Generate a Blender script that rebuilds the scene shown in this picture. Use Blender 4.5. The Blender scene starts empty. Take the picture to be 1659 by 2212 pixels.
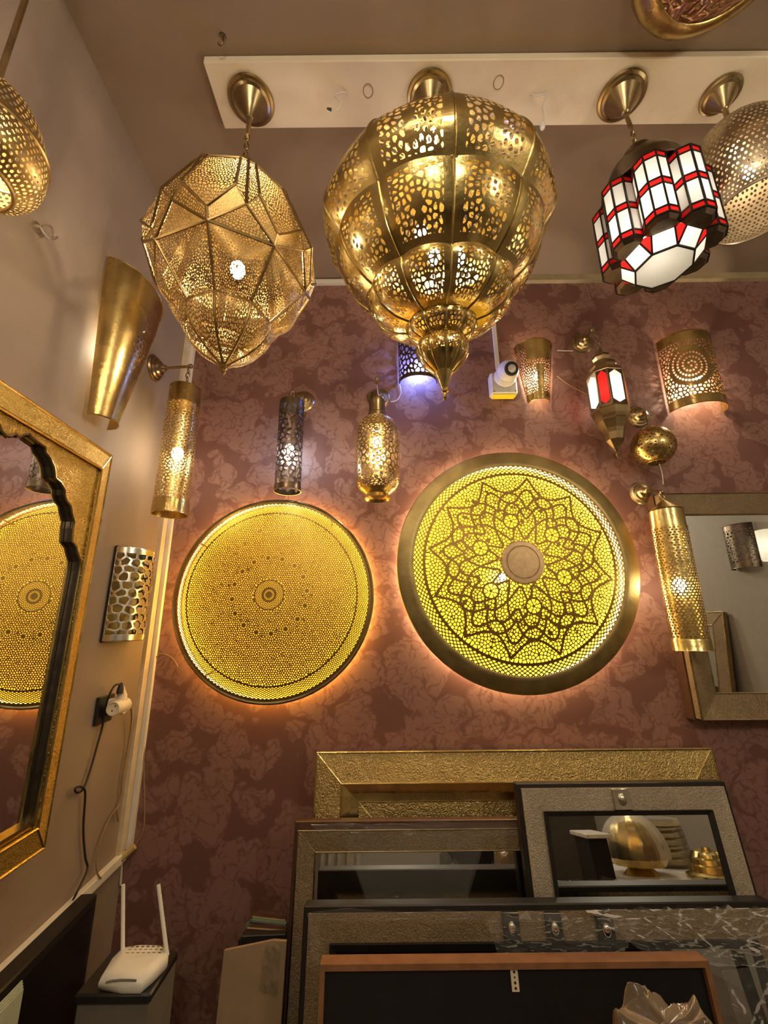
import bpy, math, random
import numpy as np
from mathutils import Vector, Matrix
S = bpy.context.scene
COL = S.collection
PI = math.pi
rng = np.random.default_rng(7)

# ------------------------------------------------------------------ camera
FPX, CX, CY = 900.0, 829.5, 1106.0
CAM = np.array([0.0, 0.0, 1.65])
U = np.array([(796 - CX) / FPX, (CY + 2214) / FPX, 1.0]); U /= np.linalg.norm(U)
Fw = np.array([(832 - CX) / FPX, (CY - 1350) / FPX, 1.0]); Fw -= U * (Fw @ U); Fw /= np.linalg.norm(Fw)
Rt = np.cross(U, Fw); Rt = Rt if Rt[0] > 0 else -Rt
M3 = np.array([Rt, Fw, U])                       # world = M3 @ (right, up, forward)
cd = bpy.data.cameras.new('camera'); cam = bpy.data.objects.new('camera', cd); COL.objects.link(cam)
cd.sensor_fit = 'HORIZONTAL'; cd.sensor_width = 36.0; cd.lens = 36.0 * FPX / 1659.0
cd.clip_start = 0.02
cam.matrix_world = Matrix(((M3[0][0], M3[0][1], -M3[0][2], CAM[0]), (M3[1][0], M3[1][1], -M3[1][2], CAM[1]),
                           (M3[2][0], M3[2][1], -M3[2][2], CAM[2]), (0, 0, 0, 1)))
S.camera = cam

# ------------------------------------------------------------------ light and exposure
S.view_settings.view_transform = 'Standard'; S.view_settings.look = 'None'
S.view_settings.gamma = 1.0; S.view_settings.use_curve_mapping = False
S.view_settings.exposure = 0.0
W = bpy.data.worlds.new('world'); S.world = W; W.use_nodes = True
W.node_tree.nodes['Background'].inputs[0].default_value = (1.0, 0.88, 0.74, 1)
W.node_tree.nodes['Background'].inputs[1].default_value = 0.10

def shop_lamp(name, loc, power, col, radius):
    d = bpy.data.lights.new(name, 'POINT'); d.energy = power; d.color = col; d.shadow_soft_size = radius
    o = bpy.data.objects.new(name, d); o.location = loc; COL.objects.link(o)
shop_lamp('shop_lamp', (0.1, -1.0, 2.75), 42, (1.0, 0.85, 0.64), 0.15)
shop_lamp('shop_lamp', (1.7, -0.5, 2.6), 30, (1.0, 0.86, 0.67), 0.15)
shop_lamp('shop_lamp', (-0.3, -0.3, 3.0), 6, (1.0, 0.86, 0.68), 0.12)
S.cycles.max_bounces = 10; S.cycles.diffuse_bounces = 3; S.cycles.glossy_bounces = 5
S.cycles.transmission_bounces = 6; S.cycles.transparent_max_bounces = 12
S.cycles.sample_clamp_indirect = 4.0
S.cycles.caustics_reflective = True; S.cycles.caustics_refractive = False; S.cycles.blur_glossy = 0.6

# ------------------------------------------------------------------ places
D = 1.8; ZC = 3.408
WD = np.array([-0.052, 1.0, 0.0]); WD /= np.linalg.norm(WD)
WN = np.array([WD[1], -WD[0], 0.0])
W0 = np.array([-0.968, D, 0.0])
A_LEFT = math.atan2(-WD[1], -WD[0])              # left-wall frame: x towards the viewer, y into the room
def ray(x, y): return M3 @ np.array([(x - CX) / FPX, (CY - y) / FPX, 1.0])
def on_plane(x, y, p, n):
    d = ray(x, y); p = np.array(p, float); n = np.array(n, float)
    return CAM + d * (((p - CAM) @ n) / (d @ n))
def at(x, y, Y): return on_plane(x, y, (0, Y, 0), (0, 1, 0))
def LW(s, z, o=0.0): p = W0 - WD * s + WN * o; return np.array([p[0], p[1], z])
def lw_px(x, y, o=0.0):
    p = on_plane(x, y, W0 + WN * o, WN); return float((p - W0) @ -WD), float(p[2])

# ------------------------------------------------------------------ mesh helpers
def tag(o, label=None, cat=None, group=None, kind=None):
    if label: o['label'] = label
    if cat: o['category'] = cat
    if group: o['group'] = group
    if kind: o['kind'] = kind
    return o
def thing(name, label, cat, loc=(0, 0, 0), rz=0.0, group=None, rx=0.0):
    o = bpy.data.objects.new(name, None); COL.objects.link(o); o.empty_display_size = 0.05
    o.location = [float(v) for v in loc]; o.rotation_euler = (rx, 0, rz)
    return tag(o, label, cat, group)
def link(name, me, parent=None, loc=None, rot=None, label=None, scale=None):
    o = bpy.data.objects.new(name, me); COL.objects.link(o)
    if parent is not None: o.parent = parent
    if loc is not None: o.location = [float(v) for v in loc]
    if rot is not None: o.rotation_euler = rot
    if scale is not None: o.scale = scale
    if label: o['label'] = label
    return o
def np_mesh(name, V, polys, mat, smooth=True):
    """polys: list of (n,k) index arrays"""
    idx = np.concatenate([p.ravel() for p in polys]).astype(np.int64)
    used, inv = np.unique(idx, return_inverse=True)
    V = np.asarray(V, np.float32)[used]; inv = inv.astype(np.int32)
    tot = np.concatenate([np.full(len(p), p.shape[1], np.int32) for p in polys])
    st = np.concatenate([[0], np.cumsum(tot)[:-1]]).astype(np.int32)
    me = bpy.data.meshes.new(name)
    me.vertices.add(len(V)); me.vertices.foreach_set('co', V.ravel())
    me.loops.add(len(inv)); me.loops.foreach_set('vertex_index', inv)
    me.polygons.add(len(tot)); me.polygons.foreach_set('loop_start', st)
    me.update(calc_edges=True)
    if smooth: me.polygons.foreach_set('use_smooth', np.ones(len(tot), bool))
    me.materials.append(mat)
    return me
CASES = {1: (0, 4, 7), 2: (1, 5, 4), 3: (0, 1, 5, 7), 4: (2, 6, 5), 5: (0, 4, 5, 2, 6, 7), 6: (1, 2, 6, 4), 7: (0, 1, 2, 6, 7),
         8: (3, 7, 6), 9: (0, 4, 6, 3), 10: (1, 5, 6, 3, 7, 4), 11: (0, 1, 5, 6, 3), 12: (2, 3, 7, 5), 13: (0, 4, 5, 2, 3),
         14: (1, 2, 3, 7, 4), 15: (0, 1, 2, 3)}
def pierced(name, F, P, mat, smooth=True):
    """sheet metal with true holes: metal where F > 0, cut along the zero line of F; P gives each grid node its place"""
    H, Wd = F.shape; N = H * Wd
    F = np.where(np.abs(F) < 1e-6, -1e-6, F); ins = F > 0
    V = np.zeros((3 * N, 3)); Pf = P.reshape(-1, 3); V[:N] = Pf
    G = np.arange(N).reshape(H, Wd)
    th = np.zeros((H, Wd)); m = ins[:, :-1] != ins[:, 1:]
    th[:, :-1][m] = (F[:, :-1] / (F[:, :-1] - F[:, 1:] + 1e-12))[m]
    tv = np.zeros((H, Wd)); m = ins[:-1] != ins[1:]
    tv[:-1][m] = (F[:-1] / (F[:-1] - F[1:] + 1e-12))[m]
    Pr = np.concatenate([P[:, 1:], P[:, -1:]], 1); Pd = np.concatenate([P[1:], P[-1:]], 0)
    V[N:2 * N] = (P + (Pr - P) * th[..., None]).reshape(-1, 3)
    V[2 * N:] = (P + (Pd - P) * tv[..., None]).reshape(-1, 3)
    i = ins.astype(int)
    code = i[:-1, :-1] + 2 * i[:-1, 1:] + 4 * i[1:, 1:] + 8 * i[1:, :-1]
    loc = np.stack([G[:-1, :-1], G[:-1, 1:], G[1:, 1:], G[1:, :-1], N + G[:-1, :-1], 2 * N + G[:-1, 1:], N + G[1:, :-1], 2 * N + G[:-1, :-1]], -1)
    polys = []
    for c, ids in CASES.items():
        m = code == c
        if m.any(): polys.append(loc[m][:, list(ids)])
    return np_mesh(name, V, polys, mat, smooth)
def voro(H, Wd, pts, win):
    F1 = np.full((H, Wd), 1e3); F2 = np.full((H, Wd), 1e3)
    for y, x in pts:
        i0, i1 = max(0, int(y - win)), min(H, int(y + win) + 2); j0, j1 = max(0, int(x - win)), min(Wd, int(x + win) + 2)
        if i0 >= i1 or j0 >= j1: continue
        d = np.hypot(np.arange(i0, i1)[:, None] - y, np.arange(j0, j1)[None, :] - x)
        a = F1[i0:i1, j0:j1]; b = F2[i0:i1, j0:j1]
        F2[i0:i1, j0:j1] = np.where(d < a, a, np.minimum(b, d)); F1[i0:i1, j0:j1] = np.minimum(a, d)
    return F1, F2
def jitter_pts(H, Wd, pitch, jit=0.33, wrap=False):
    out = []; r = 0; y = 0.0
    n = max(1, round(Wd / pitch)); px = (Wd - 1) / n if wrap else pitch
    while y < H + pitch:
        for k in range(-1 if not wrap else 0, n + 1 if not wrap else n):
            out.append((y + rng.uniform(-jit, jit) * pitch, (k + 0.5 * (r % 2)) * px + rng.uniform(-jit, jit) * pitch))
        y += pitch * 0.87; r += 1
    if wrap: out += [(a, b - (Wd - 1)) for a, b in out if b > Wd * .5] + [(a, b + (Wd - 1)) for a, b in out if b < Wd * .5]
    return out
def cells(H, Wd, pts, pitch, th):
    F1, F2 = voro(H, Wd, pts, pitch * 2.2)
    return th - (F2 - F1) * 0.5
def thin_pts(pts, dmin):
    keep = []
    for p in pts:
        if all((p[0] - q[0]) ** 2 + (p[1] - q[1]) ** 2 > dmin * dmin for q in keep[-400:]): keep.append(p)
    return keep

class MB:
    def __init__(s): s.v = []; s.f = []
    def add(s, V, Fc):
        b = len(s.v); s.v += [tuple(map(float, p)) for p in V]; s.f += [tuple(b + i for i in f) for f in Fc]; return s
    def box(s, c, d, bev=0.0):
        x, y, z = c; a, b, h = d[0] / 2, d[1] / 2, d[2] / 2
        if bev <= 0:
            return s.add([(x + i * a, y + j * b, z + k * h) for k in (-1, 1) for j in (-1, 1) for i in (-1, 1)],
                         [(0, 2, 3, 1), (4, 5, 7, 6), (0, 1, 5, 4), (2, 6, 7, 3), (0, 4, 6, 2), (1, 3, 7, 5)])
        e = bev; P = []
        for k in (-1, 1):
            for (aa, bb, hh) in ((a - e, b - e, h), (a, b, h - e)):
                pass
        rings = [(-h, e), (-h + e, 0), (h - e, 0), (h, e)]
        for zz, ins in rings:
            A, B = a - ins, b - ins; c2 = e if ins == 0 else e * .6
            P += [(x + A, y + B - c2, z + zz), (x + A - c2, y + B, z + zz), (x - A + c2, y + B, z + zz), (x - A, y + B - c2, z + zz),
                  (x - A, y - B + c2, z + zz), (x - A + c2, y - B, z + zz), (x + A - c2, y - B, z + zz), (x + A, y - B + c2, z + zz)]
        Fs = [tuple(range(7, -1, -1)), tuple(range(24, 32))]
        for r in range(3):
            for i in range(8): j = (i + 1) % 8; Fs.append((r * 8 + i, r * 8 + j, r * 8 + 8 + j, r * 8 + 8 + i))
        return s.add(P, Fs)
    def lathe(s, prof, n=32, c=(0, 0, 0), axis='z', caps=True, a0=0.0, a1=2 * PI):
        full = abs(a1 - a0 - 2 * PI) < 1e-6; m = n if full else n + 1
        P = []
        for r, z in prof:
            for i in range(m):
                a = a0 + (a1 - a0) * i / n; x, y = r * math.cos(a), r * math.sin(a)
                q = (x, y, z) if axis == 'z' else ((x, z, -y) if axis == 'y' else (z, x, y))
                P.append((c[0] + q[0], c[1] + q[1], c[2] + q[2]))
        Fs = []
        for k in range(len(prof) - 1):
            for i in range(n):
                j = (i + 1) % m
                Fs.append((k * m + i, k * m + j, (k + 1) * m + j, (k + 1) * m + i))
        if caps and full:
            if prof[0][0] > 1e-5: Fs.append(tuple(range(n - 1, -1, -1)))
            if prof[-1][0] > 1e-5: Fs.append(tuple((len(prof) - 1) * m + i for i in range(n)))
        return s.add(P, Fs)
    def tube(s, pts, r, n=8, closed=False, r2=None):
        P = [np.array(p, float) for p in pts]; m = len(P); V = []; up = None
        for i in range(m):
            a = P[(i - 1) % m] if (closed or i > 0) else P[i]; b = P[(i + 1) % m] if (closed or i < m - 1) else P[i]
            t = b - a; t = t / (np.linalg.norm(t) + 1e-12)
            if up is None:
                up = np.array([0, 0, 1.0]) if abs(t[2]) < .9 else np.array([1.0, 0, 0])
            x = up - t * (up @ t); nx = np.linalg.norm(x)
            if nx < 1e-6: x = np.cross(t, [0.3, 0.5, 0.8]); nx = np.linalg.norm(x)
            x /= nx; up = x; y = np.cross(t, x)
            rr = r if r2 is None else r + (r2 - r) * i / (m - 1)
            for k in range(n):
                q = 2 * PI * k / n + PI / n; V.append(P[i] + rr * (math.cos(q) * x + math.sin(q) * y))
        Fs = []
        for i in range(m if closed else m - 1):
            for k in range(n):
                i2 = (i + 1) % m; k2 = (k + 1) % n
                Fs.append((i * n + k, i * n + k2, i2 * n + k2, i2 * n + k))
        if not closed: Fs += [tuple(range(n - 1, -1, -1)), tuple((m - 1) * n + k for k in range(n))]
        return s.add(V, Fs)
    def prism(s, poly, d0, d1, axis='y'):
        """polygon (a,b) pushed from depth d0 to d1"""
        n = len(poly); f = {'y': lambda a, b, d: (a, d, b), 'z': lambda a, b, d: (a, b, d), 'x': lambda a, b, d: (d, a, b)}[axis]
        V = [f(a, b, d0) for a, b in poly] + [f(a, b, d1) for a, b in poly]
        Fs = [tuple(range(n)), tuple(range(2 * n - 1, n - 1, -1))] + [(i, i + n, (i + 1) % n + n, (i + 1) % n) for i in range(n)]
        return s.add(V, Fs)
    def grid(s, P):
        H, Wd = len(P), len(P[0])
        return s.add([p for row in P for p in row], [(i * Wd + j, i * Wd + j + 1, (i + 1) * Wd + j + 1, (i + 1) * Wd + j) for i in range(H - 1) for j in range(Wd - 1)])
    def ball(s, c, r, n=16, sx=1, sy=1, sz=1):
        pr = [(max(1e-6, r * math.sin(PI * k / (n // 2))), -r * math.cos(PI * k / (n // 2))) for k in range(n // 2 + 1)]
        b = len(s.v); s.lathe(pr, n, (0, 0, 0), caps=False)
        s.v[b:] = [(c[0] + x * sx, c[1] + y * sy, c[2] + z * sz) for x, y, z in s.v[b:]]
        return s
    def mesh(s, name, mat, smooth=True, angle=35):
        me = bpy.data.meshes.new(name); me.from_pydata(s.v, [], s.f); me.materials.append(mat)
        if smooth:
            me.polygons.foreach_set('use_smooth', np.ones(len(me.polygons), bool))
            try: me.set_sharp_from_angle(angle=math.radians(angle))
            except Exception: pass
        me.update(); return me
    def build(s, name, mat, parent=None, loc=None, rot=None, label=None, smooth=True, angle=35):
        return link(name, s.mesh(name, mat, smooth, angle), parent, loc, rot, label)
def spline(pts, n=8):
    P = [np.array(p, float) for p in pts]; out = []
    for i in range(len(P) - 1):
        p0 = P[max(i - 1, 0)]; p1 = P[i]; p2 = P[i + 1]; p3 = P[min(i + 2, len(P) - 1)]
        for k in range(n):
            t = k / n
            out.append(.5 * (2 * p1 + (p2 - p0) * t + (2 * p0 - 5 * p1 + 4 * p2 - p3) * t * t + (3 * p1 - p0 - 3 * p2 + p3) * t ** 3))
    out.append(P[-1]); return out

# ------------------------------------------------------------------ materials
def node_mat(name):
    m = bpy.data.materials.new(name); m.use_nodes = True; nt = m.node_tree
    return m, nt, nt.nodes['Principled BSDF'], nt.nodes.new, nt.links.new
def setp(b, **k):
    for n, v in k.items(): b.inputs[n.replace('_', ' ')].default_value = v
def solid(name, col, rough=0.5, metal=0.0, var=0.12, scale=20.0, bump=0.0, bscale=80.0, rvar=0.0, col2=None, detail=6.0):
    m, nt, b, new, ln = node_mat(name)
    setp(b, Roughness=rough, Metallic=metal)
    tc = new('ShaderNodeTexCoord'); nz = new('ShaderNodeTexNoise'); nz.inputs['Scale'].default_value = scale; nz.inputs['Detail'].default_value = detail
    ln(tc.outputs['Object'], nz.inputs['Vector'])
    rp = new('ShaderNodeValToRGB'); rp.color_ramp.elements[0].position = 0.3; rp.color_ramp.elements[1].position = 0.7
    c2 = col2 if col2 else tuple(c * (1 + var) for c in col); c1 = col if col2 else tuple(c * (1 - var) for c in col)
    rp.color_ramp.elements[0].color = (*c1, 1); rp.color_ramp.elements[1].color = (*c2, 1)
    ln(nz.outputs['Fac'], rp.inputs['Fac']); ln(rp.outputs['Color'], b.inputs['Base Color'])
    if rvar:
        mr = new('ShaderNodeMapRange'); mr.inputs['To Min'].default_value = rough - rvar; mr.inputs['To Max'].default_value = rough + rvar
        ln(nz.outputs['Fac'], mr.inputs['Value']); ln(mr.outputs['Result'], b.inputs['Roughness'])
    if bump:
        n2 = new('ShaderNodeTexNoise'); n2.inputs['Scale'].default_value = bscale; n2.inputs['Detail'].default_value = 4
        ln(tc.outputs['Object'], n2.inputs['Vector'])
        bp = new('ShaderNodeBump'); bp.inputs['Strength'].default_value = bump; bp.inputs['Distance'].default_value = 0.01
        ln(n2.outputs['Fac'], bp.inputs['Height']); ln(bp.outputs['Normal'], b.inputs['Normal'])
    return m
def embossed(name, col, col2, scale=70.0, rough=0.38, strength=0.6, metal=0.95):
    """thin sheet metal hammered with tangled scrollwork"""
    m, nt, b, new, ln = node_mat(name); setp(b, Metallic=metal, Roughness=rough)
    tc = new('ShaderNodeTexCoord')
    nz = new('ShaderNodeTexNoise'); nz.inputs['Scale'].default_value = scale * .5; nz.inputs['Detail'].default_value = 2
    ln(tc.outputs['Object'], nz.inputs['Vector'])
    mx = new('ShaderNodeMix'); mx.data_type = 'VECTOR'; mx.inputs['Factor'].default_value = 0.04
    ln(tc.outputs['Object'], mx.inputs['A']); ln(nz.outputs['Color'], mx.inputs['B'])
    vo = new('ShaderNodeTexVoronoi'); vo.inputs['Scale'].default_value = scale; vo.feature = 'SMOOTH_F1'
    ln(mx.outputs['Result'], vo.inputs['Vector'])
    sn = new('ShaderNodeMath'); sn.operation = 'MULTIPLY'; sn.inputs[1].default_value = 16.0; ln(vo.outputs['Distance'], sn.inputs[0])
    s2 = new('ShaderNodeMath'); s2.operation = 'SINE'; ln(sn.outputs[0], s2.inputs[0])
    bp = new('ShaderNodeBump'); bp.inputs['Strength'].default_value = strength; bp.inputs['Distance'].default_value = 0.006
    ln(s2.outputs[0], bp.inputs['Height']); ln(bp.outputs['Normal'], b.inputs['Normal'])
    rp = new('ShaderNodeValToRGB'); rp.color_ramp.elements[0].position = 0.15; rp.color_ramp.elements[1].position = 0.85
    rp.color_ramp.elements[0].color = (*col2, 1); rp.color_ramp.elements[1].color = (*col, 1)
    n3 = new('ShaderNodeTexNoise'); n3.inputs['Scale'].default_value = 9; n3.inputs['Detail'].default_value = 5; ln(tc.outputs['Object'], n3.inputs['Vector'])
    md = new('ShaderNodeMath'); md.operation = 'MULTIPLY_ADD'; md.inputs[1].default_value = 0.22; ln(s2.outputs[0], md.inputs[0]); ln(n3.outputs['Fac'], md.inputs[2])
    ln(md.outputs[0], rp.inputs['Fac']); ln(rp.outputs['Color'], b.inputs['Base Color'])
    return m
def emit(name, col, st):
    m, nt, b, new, ln = node_mat(name)
    setp(b, Base_Color=(1, .95, .85, 1) if st > 5 else (*col, 1), Emission_Color=(*col, 1), Emission_Strength=st); return m
def wallpaper():
    m, nt, b, new, ln = node_mat('damask_wallpaper'); setp(b, Roughness=0.62)
    b.inputs['Specular IOR Level'].default_value = 0.35
    tc = new('ShaderNodeTexCoord')
    n1 = new('ShaderNodeTexNoise'); n1.inputs['Scale'].default_value = 9; n1.inputs['Detail'].default_value = 3; ln(tc.outputs['Object'], n1.inputs['Vector'])
    sb = new('ShaderNodeVectorMath'); sb.operation = 'SUBTRACT'; sb.inputs[1].default_value = (.5, .5, .5); ln(n1.outputs['Color'], sb.inputs[0])
    sc = new('ShaderNodeVectorMath'); sc.operation = 'SCALE'; sc.inputs['Scale'].default_value = 0.16; ln(sb.outputs[0], sc.inputs[0])
    ad = new('ShaderNodeVectorMath'); ad.operation = 'ADD'; ln(tc.outputs['Object'], ad.inputs[0]); ln(sc.outputs[0], ad.inputs[1])
    v1 = new('ShaderNodeTexVoronoi'); v1.inputs['Scale'].default_value = 10; ln(ad.outputs[0], v1.inputs['Vector'])
    v2 = new('ShaderNodeTexVoronoi'); v2.inputs['Scale'].default_value = 21; v2.feature = 'DISTANCE_TO_EDGE'; ln(ad.outputs[0], v2.inputs['Vector'])
    # big leaves with veins
    a = new('ShaderNodeMath'); a.operation = 'MULTIPLY'; a.inputs[1].default_value = 22; ln(v1.outputs['Distance'], a.inputs[0])
    sn = new('ShaderNodeMath'); sn.operation = 'SINE'; ln(a.outputs[0], sn.inputs[0])
    e = new('ShaderNodeMapRange'); e.inputs['From Min'].default_value = 0.0; e.inputs['From Max'].default_value = 0.13; e.inputs['To Min'].default_value = 0.42; ln(v2.outputs['Distance'], e.inputs['Value'])
    c = new('ShaderNodeMath'); c.operation = 'MULTIPLY_ADD'; c.inputs[1].default_value = 0.22; ln(sn.outputs[0], c.inputs[0]); ln(e.outputs['Result'], c.inputs[2])
    big = new('ShaderNodeMapRange'); big.inputs['From Min'].default_value = 0.56; big.inputs['From Max'].default_value = 0.72; big.inputs['To Min'].default_value = 1; big.inputs['To Max'].default_value = 0
    ln(v1.outputs['Distance'], big.inputs['Value'])
    mu = new('ShaderNodeMath'); mu.operation = 'MULTIPLY'; ln(c.outputs[0], mu.inputs[0]); ln(big.outputs['Result'], mu.inputs[1])
    rp = new('ShaderNodeValToRGB'); el = rp.color_ramp.elements
    el[0].position = 0.18; el[0].color = (0.165, 0.072, 0.056, 1); el[1].position = 0.85; el[1].color = (0.262, 0.135, 0.108, 1)
    ln(mu.outputs[0], rp.inputs['Fac']); ln(rp.outputs['Color'], b.inputs['Base Color'])
    rr = new('ShaderNodeMapRange'); rr.inputs['To Min'].default_value = .66; rr.inputs['To Max'].default_value = .5; ln(mu.outputs[0], rr.inputs['Value']); ln(rr.outputs['Result'], b.inputs['Roughness'])
    n3 = new('ShaderNodeTexNoise'); n3.inputs['Scale'].default_value = 240; ln(tc.outputs['Object'], n3.inputs['Vector'])
    bp = new('ShaderNodeBump'); bp.inputs['Strength'].default_value = 0.15; bp.inputs['Distance'].default_value = .004; ln(n3.outputs['Fac'], bp.inputs['Height']); ln(bp.outputs['Normal'], b.inputs['Normal'])
    return m
def glassy(name, col, amount):
    """thin crinkled film: mostly see-through, with a gloss that follows the crinkles"""
    m, nt, b, new, ln = node_mat(name)
    setp(b, Base_Color=(*col, 1), Roughness=0.16); b.inputs['Specular IOR Level'].default_value = 0.9
    tr = new('ShaderNodeBsdfTransparent'); mx = new('ShaderNodeMixShader'); lw = new('ShaderNodeLayerWeight'); lw.inputs['Blend'].default_value = 0.25
    mr = new('ShaderNodeMapRange'); mr.inputs['To Min'].default_value = amount; mr.inputs['To Max'].default_value = min(1, amount + .55); ln(lw.outputs['Fresnel'], mr.inputs['Value'])
    ln(mr.outputs['Result'], mx.inputs['Fac']); ln(tr.outputs[0], mx.inputs[1]); ln(b.outputs[0], mx.inputs[2])
    ln(mx.outputs[0], nt.nodes['Material Output'].inputs['Surface']); return m
def pane_glass(name, col, rough=.25, diff=.35):
    """leaded art glass that glows when a lamp stands behind it"""
    m, nt, b, new, ln = node_mat(name); setp(b, Base_Color=(*col, 1), Roughness=rough)
    tl = new('ShaderNodeBsdfTranslucent'); tl.inputs['Color'].default_value = (*col, 1)
    mx = new('ShaderNodeMixShader'); mx.inputs['Fac'].default_value = 1 - diff
    ln(b.outputs[0], mx.inputs[1]); ln(tl.outputs[0], mx.inputs[2]); ln(mx.outputs[0], nt.nodes['Material Output'].inputs['Surface']); return m

M = {}
M['paper'] = wallpaper()
M['plaster'] = solid('beige_plaster', (0.28, 0.21, 0.155), .75, var=.06, scale=5, bump=.08, bscale=260)
M['ceil'] = solid('brown_ceiling_paint', (0.25, 0.182, 0.118), .8, var=.06, scale=3, bump=.06, bscale=200)
M['plank'] = solid('white_painted_wood', (0.72, 0.61, 0.44), .6, col2=(0.80, 0.70, 0.53), scale=7, bump=.12, bscale=40)
M['trimw'] = solid('white_plastic', (0.74, 0.68, 0.58), .45, var=.04)
M['brass'] = solid('polished_brass', (0.58, 0.425, 0.16), .27, 1.0, var=.16, scale=14, bump=.05, bscale=60, rvar=.08)
M['gold'] = solid('bright_gilt_brass', (0.62, 0.48, 0.19), .25, 1.0, var=.14, scale=16, bump=.10, bscale=55, rvar=.08)
M['seam'] = solid('seam_brass', (0.30, 0.205, 0.085), .4, 1.0, var=.15, scale=20)
M['dish'] = solid('satin_gilt_brass', (0.36, 0.235, 0.06), .5, 1.0, var=.14, scale=16)
M['rose'] = solid('pinkish_brass', (0.42, 0.29, 0.115), .45, 1.0, var=.10, scale=30, bump=.06, bscale=120)
M['pale'] = solid('pale_nickel_brass', (0.50, 0.42, 0.30), .36, 1.0, var=.1, scale=30)
M['oldbrass'] = solid('aged_brass', (0.36, 0.27, 0.14), .3, 1.0, var=.2, scale=18, rvar=.1)
M['dark'] = solid('dark_bronze', (0.16, 0.12, 0.085), .34, 1.0, var=.25, scale=30, rvar=.1)
M['nickel'] = solid('nickel_silver', (0.78, 0.75, 0.66), .22, 1.0, var=.08, scale=20)
M['lead'] = solid('black_lead', (0.035, 0.03, 0.027), .4, .7, var=.3)
M['emb'] = embossed('embossed_brass_sheet', (0.82, 0.55, 0.13), (0.55, 0.35, 0.07), 105, .46, .42, .8)
M['embg'] = embossed('embossed_gold_sheet', (0.58, 0.43, 0.17), (0.40, 0.28, 0.10), 95, .46, .38, .7)
M['embs'] = embossed('embossed_grey_metal', (0.52, 0.44, 0.32), (0.36, 0.29, 0.20), 120, .5, .25, .35)
M['embb'] = embossed('embossed_brown_metal', (0.32, 0.225, 0.12), (0.19, 0.13, 0.068), 120, .5, .28, .35)
M['mirror'] = solid('mirror_glass', (0.86, 0.87, 0.84), .012, 1.0, var=.005)
M['black'] = solid('black_painted_wood', (0.016, 0.013, 0.011), .42, var=.2)
M['wood'] = solid('dark_brown_wood', (0.075, 0.032, 0.018), .45, var=.25, scale=30)
M['owood'] = solid('orange_brown_wood', (0.20, 0.088, 0.036), .5, col2=(0.29, 0.135, 0.056), scale=26)
M['card'] = solid('brown_cardboard', (0.30, 0.205, 0.115), .8, var=.08)
M['plasticb'] = solid('black_plastic', (0.014, 0.013, 0.013), .35, var=.1)
M['plasticg'] = solid('grey_cabinet', (0.16, 0.14, 0.11), .55, var=.08)
M['router'] = solid('white_router_shell', (0.78, 0.74, 0.64), .35, var=.03)
M['cream'] = solid('cream_plastic', (0.80, 0.70, 0.50), .4, var=.03)
M['cableb'] = solid('black_cable', (0.02, 0.018, 0.016), .5)
M['cablet'] = solid('tan_cable', (0.24, 0.16, 0.075), .5)
M['cablew'] = solid('white_cable', (0.6, 0.56, 0.48), .5)
M['yellow'] = solid('yellow_sticker', (0.85, 0.72, 0.04), .5, var=.02)
M['film'] = glassy('clear_plastic_film', (0.8, 0.78, 0.70), .05)
M['bag'] = glassy('cloudy_plastic_bag', (0.28, 0.21, 0.13), .36)
M['gwhite'] = pane_glass('white_art_glass', (0.86, 0.84, 0.76))
M['gred'] = pane_glass('red_art_glass', (0.75, 0.015, 0.012))
M['gclear'] = pane_glass('frosted_glass', (0.75, 0.72, 0.62), .3, .6)
M['floor'] = solid('stone_floor', (0.18, 0.14, 0.11), .5)
M['grey'] = solid('grey_wall_paint', (0.36, 0.33, 0.28), .7, var=.04)
M['pane'] = solid('dark_green_cloth', (0.10, 0.16, 0.12), .7)
M['white'] = solid('white_gloss_board', (0.8, 0.78, 0.74), .35)
M['ledgold'] = emit('amber_led_strip', (1.0, 0.60, 0.10), 9)
M['ledyel'] = emit('yellow_led_strip', (1.0, 0.80, 0.16), 18)
M['halo1'] = emit('amber_halo_strip', (1.0, 0.56, 0.10), 40)
M['halo'] = emit('warm_halo_strip', (1.0, 0.72, 0.40), 75)
M['backgold'] = solid('gilt_back_plate', (0.90, 0.56, 0.05), .45, .0, var=.05)
M['panelgold'] = emit('amber_light_panel', (1.0, 0.63, 0.06), .64); M['panelyel'] = emit('yellow_light_panel', (1.0, 0.74, 0.05), .90)
M['backyel'] = solid('yellow_back_plate', (0.95, 0.74, 0.07), .45, .0, var=.05)
BULB = {}
def bulb(parent, loc, r, st, col=(1, .84, .60), name='bulb'):
    k = (round(st, 1), col)
    if k not in BULB: BULB[k] = emit('lit_bulb', col, st)
    return MB().ball((0, 0, 0), r, 12, sz=1.25).build(name, BULB[k], parent, loc)

# ------------------------------------------------------------------ setting
def struct(o, label=None): o['kind'] = 'structure'; return tag(o, label)
wl = LW(4.6, 0); XR = 2.35
struct(MB().box((0.7, D + .05, ZC / 2), (4.2, .1, ZC + .2)).build('wall_back', M['paper'], smooth=False))
p0, p1 = W0 + WD * .12, wl
struct(MB().add([(*(p0 + WN * 0)[:2], -.1), (*p1[:2], -.1), (*p1[:2], ZC + .1), (*p0[:2], ZC + .1),
                 (*(p0 - WN * .1)[:2], -.1), (*(p1 - WN * .1)[:2], -.1), (*(p1 - WN * .1)[:2], ZC + .1), (*(p0 - WN * .1)[:2], ZC + .1)],
                [(0, 1, 2, 3), (7, 6, 5, 4), (0, 4, 5, 1), (3, 2, 6, 7), (0, 3, 7, 4), (1, 5, 6, 2)]).build('wall_left', M['plaster'], smooth=False))
struct(MB().box((0.7, -.45, ZC + .05), (4.2, 4.7, .1)).build('ceiling', M['ceil'], smooth=False))
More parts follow.
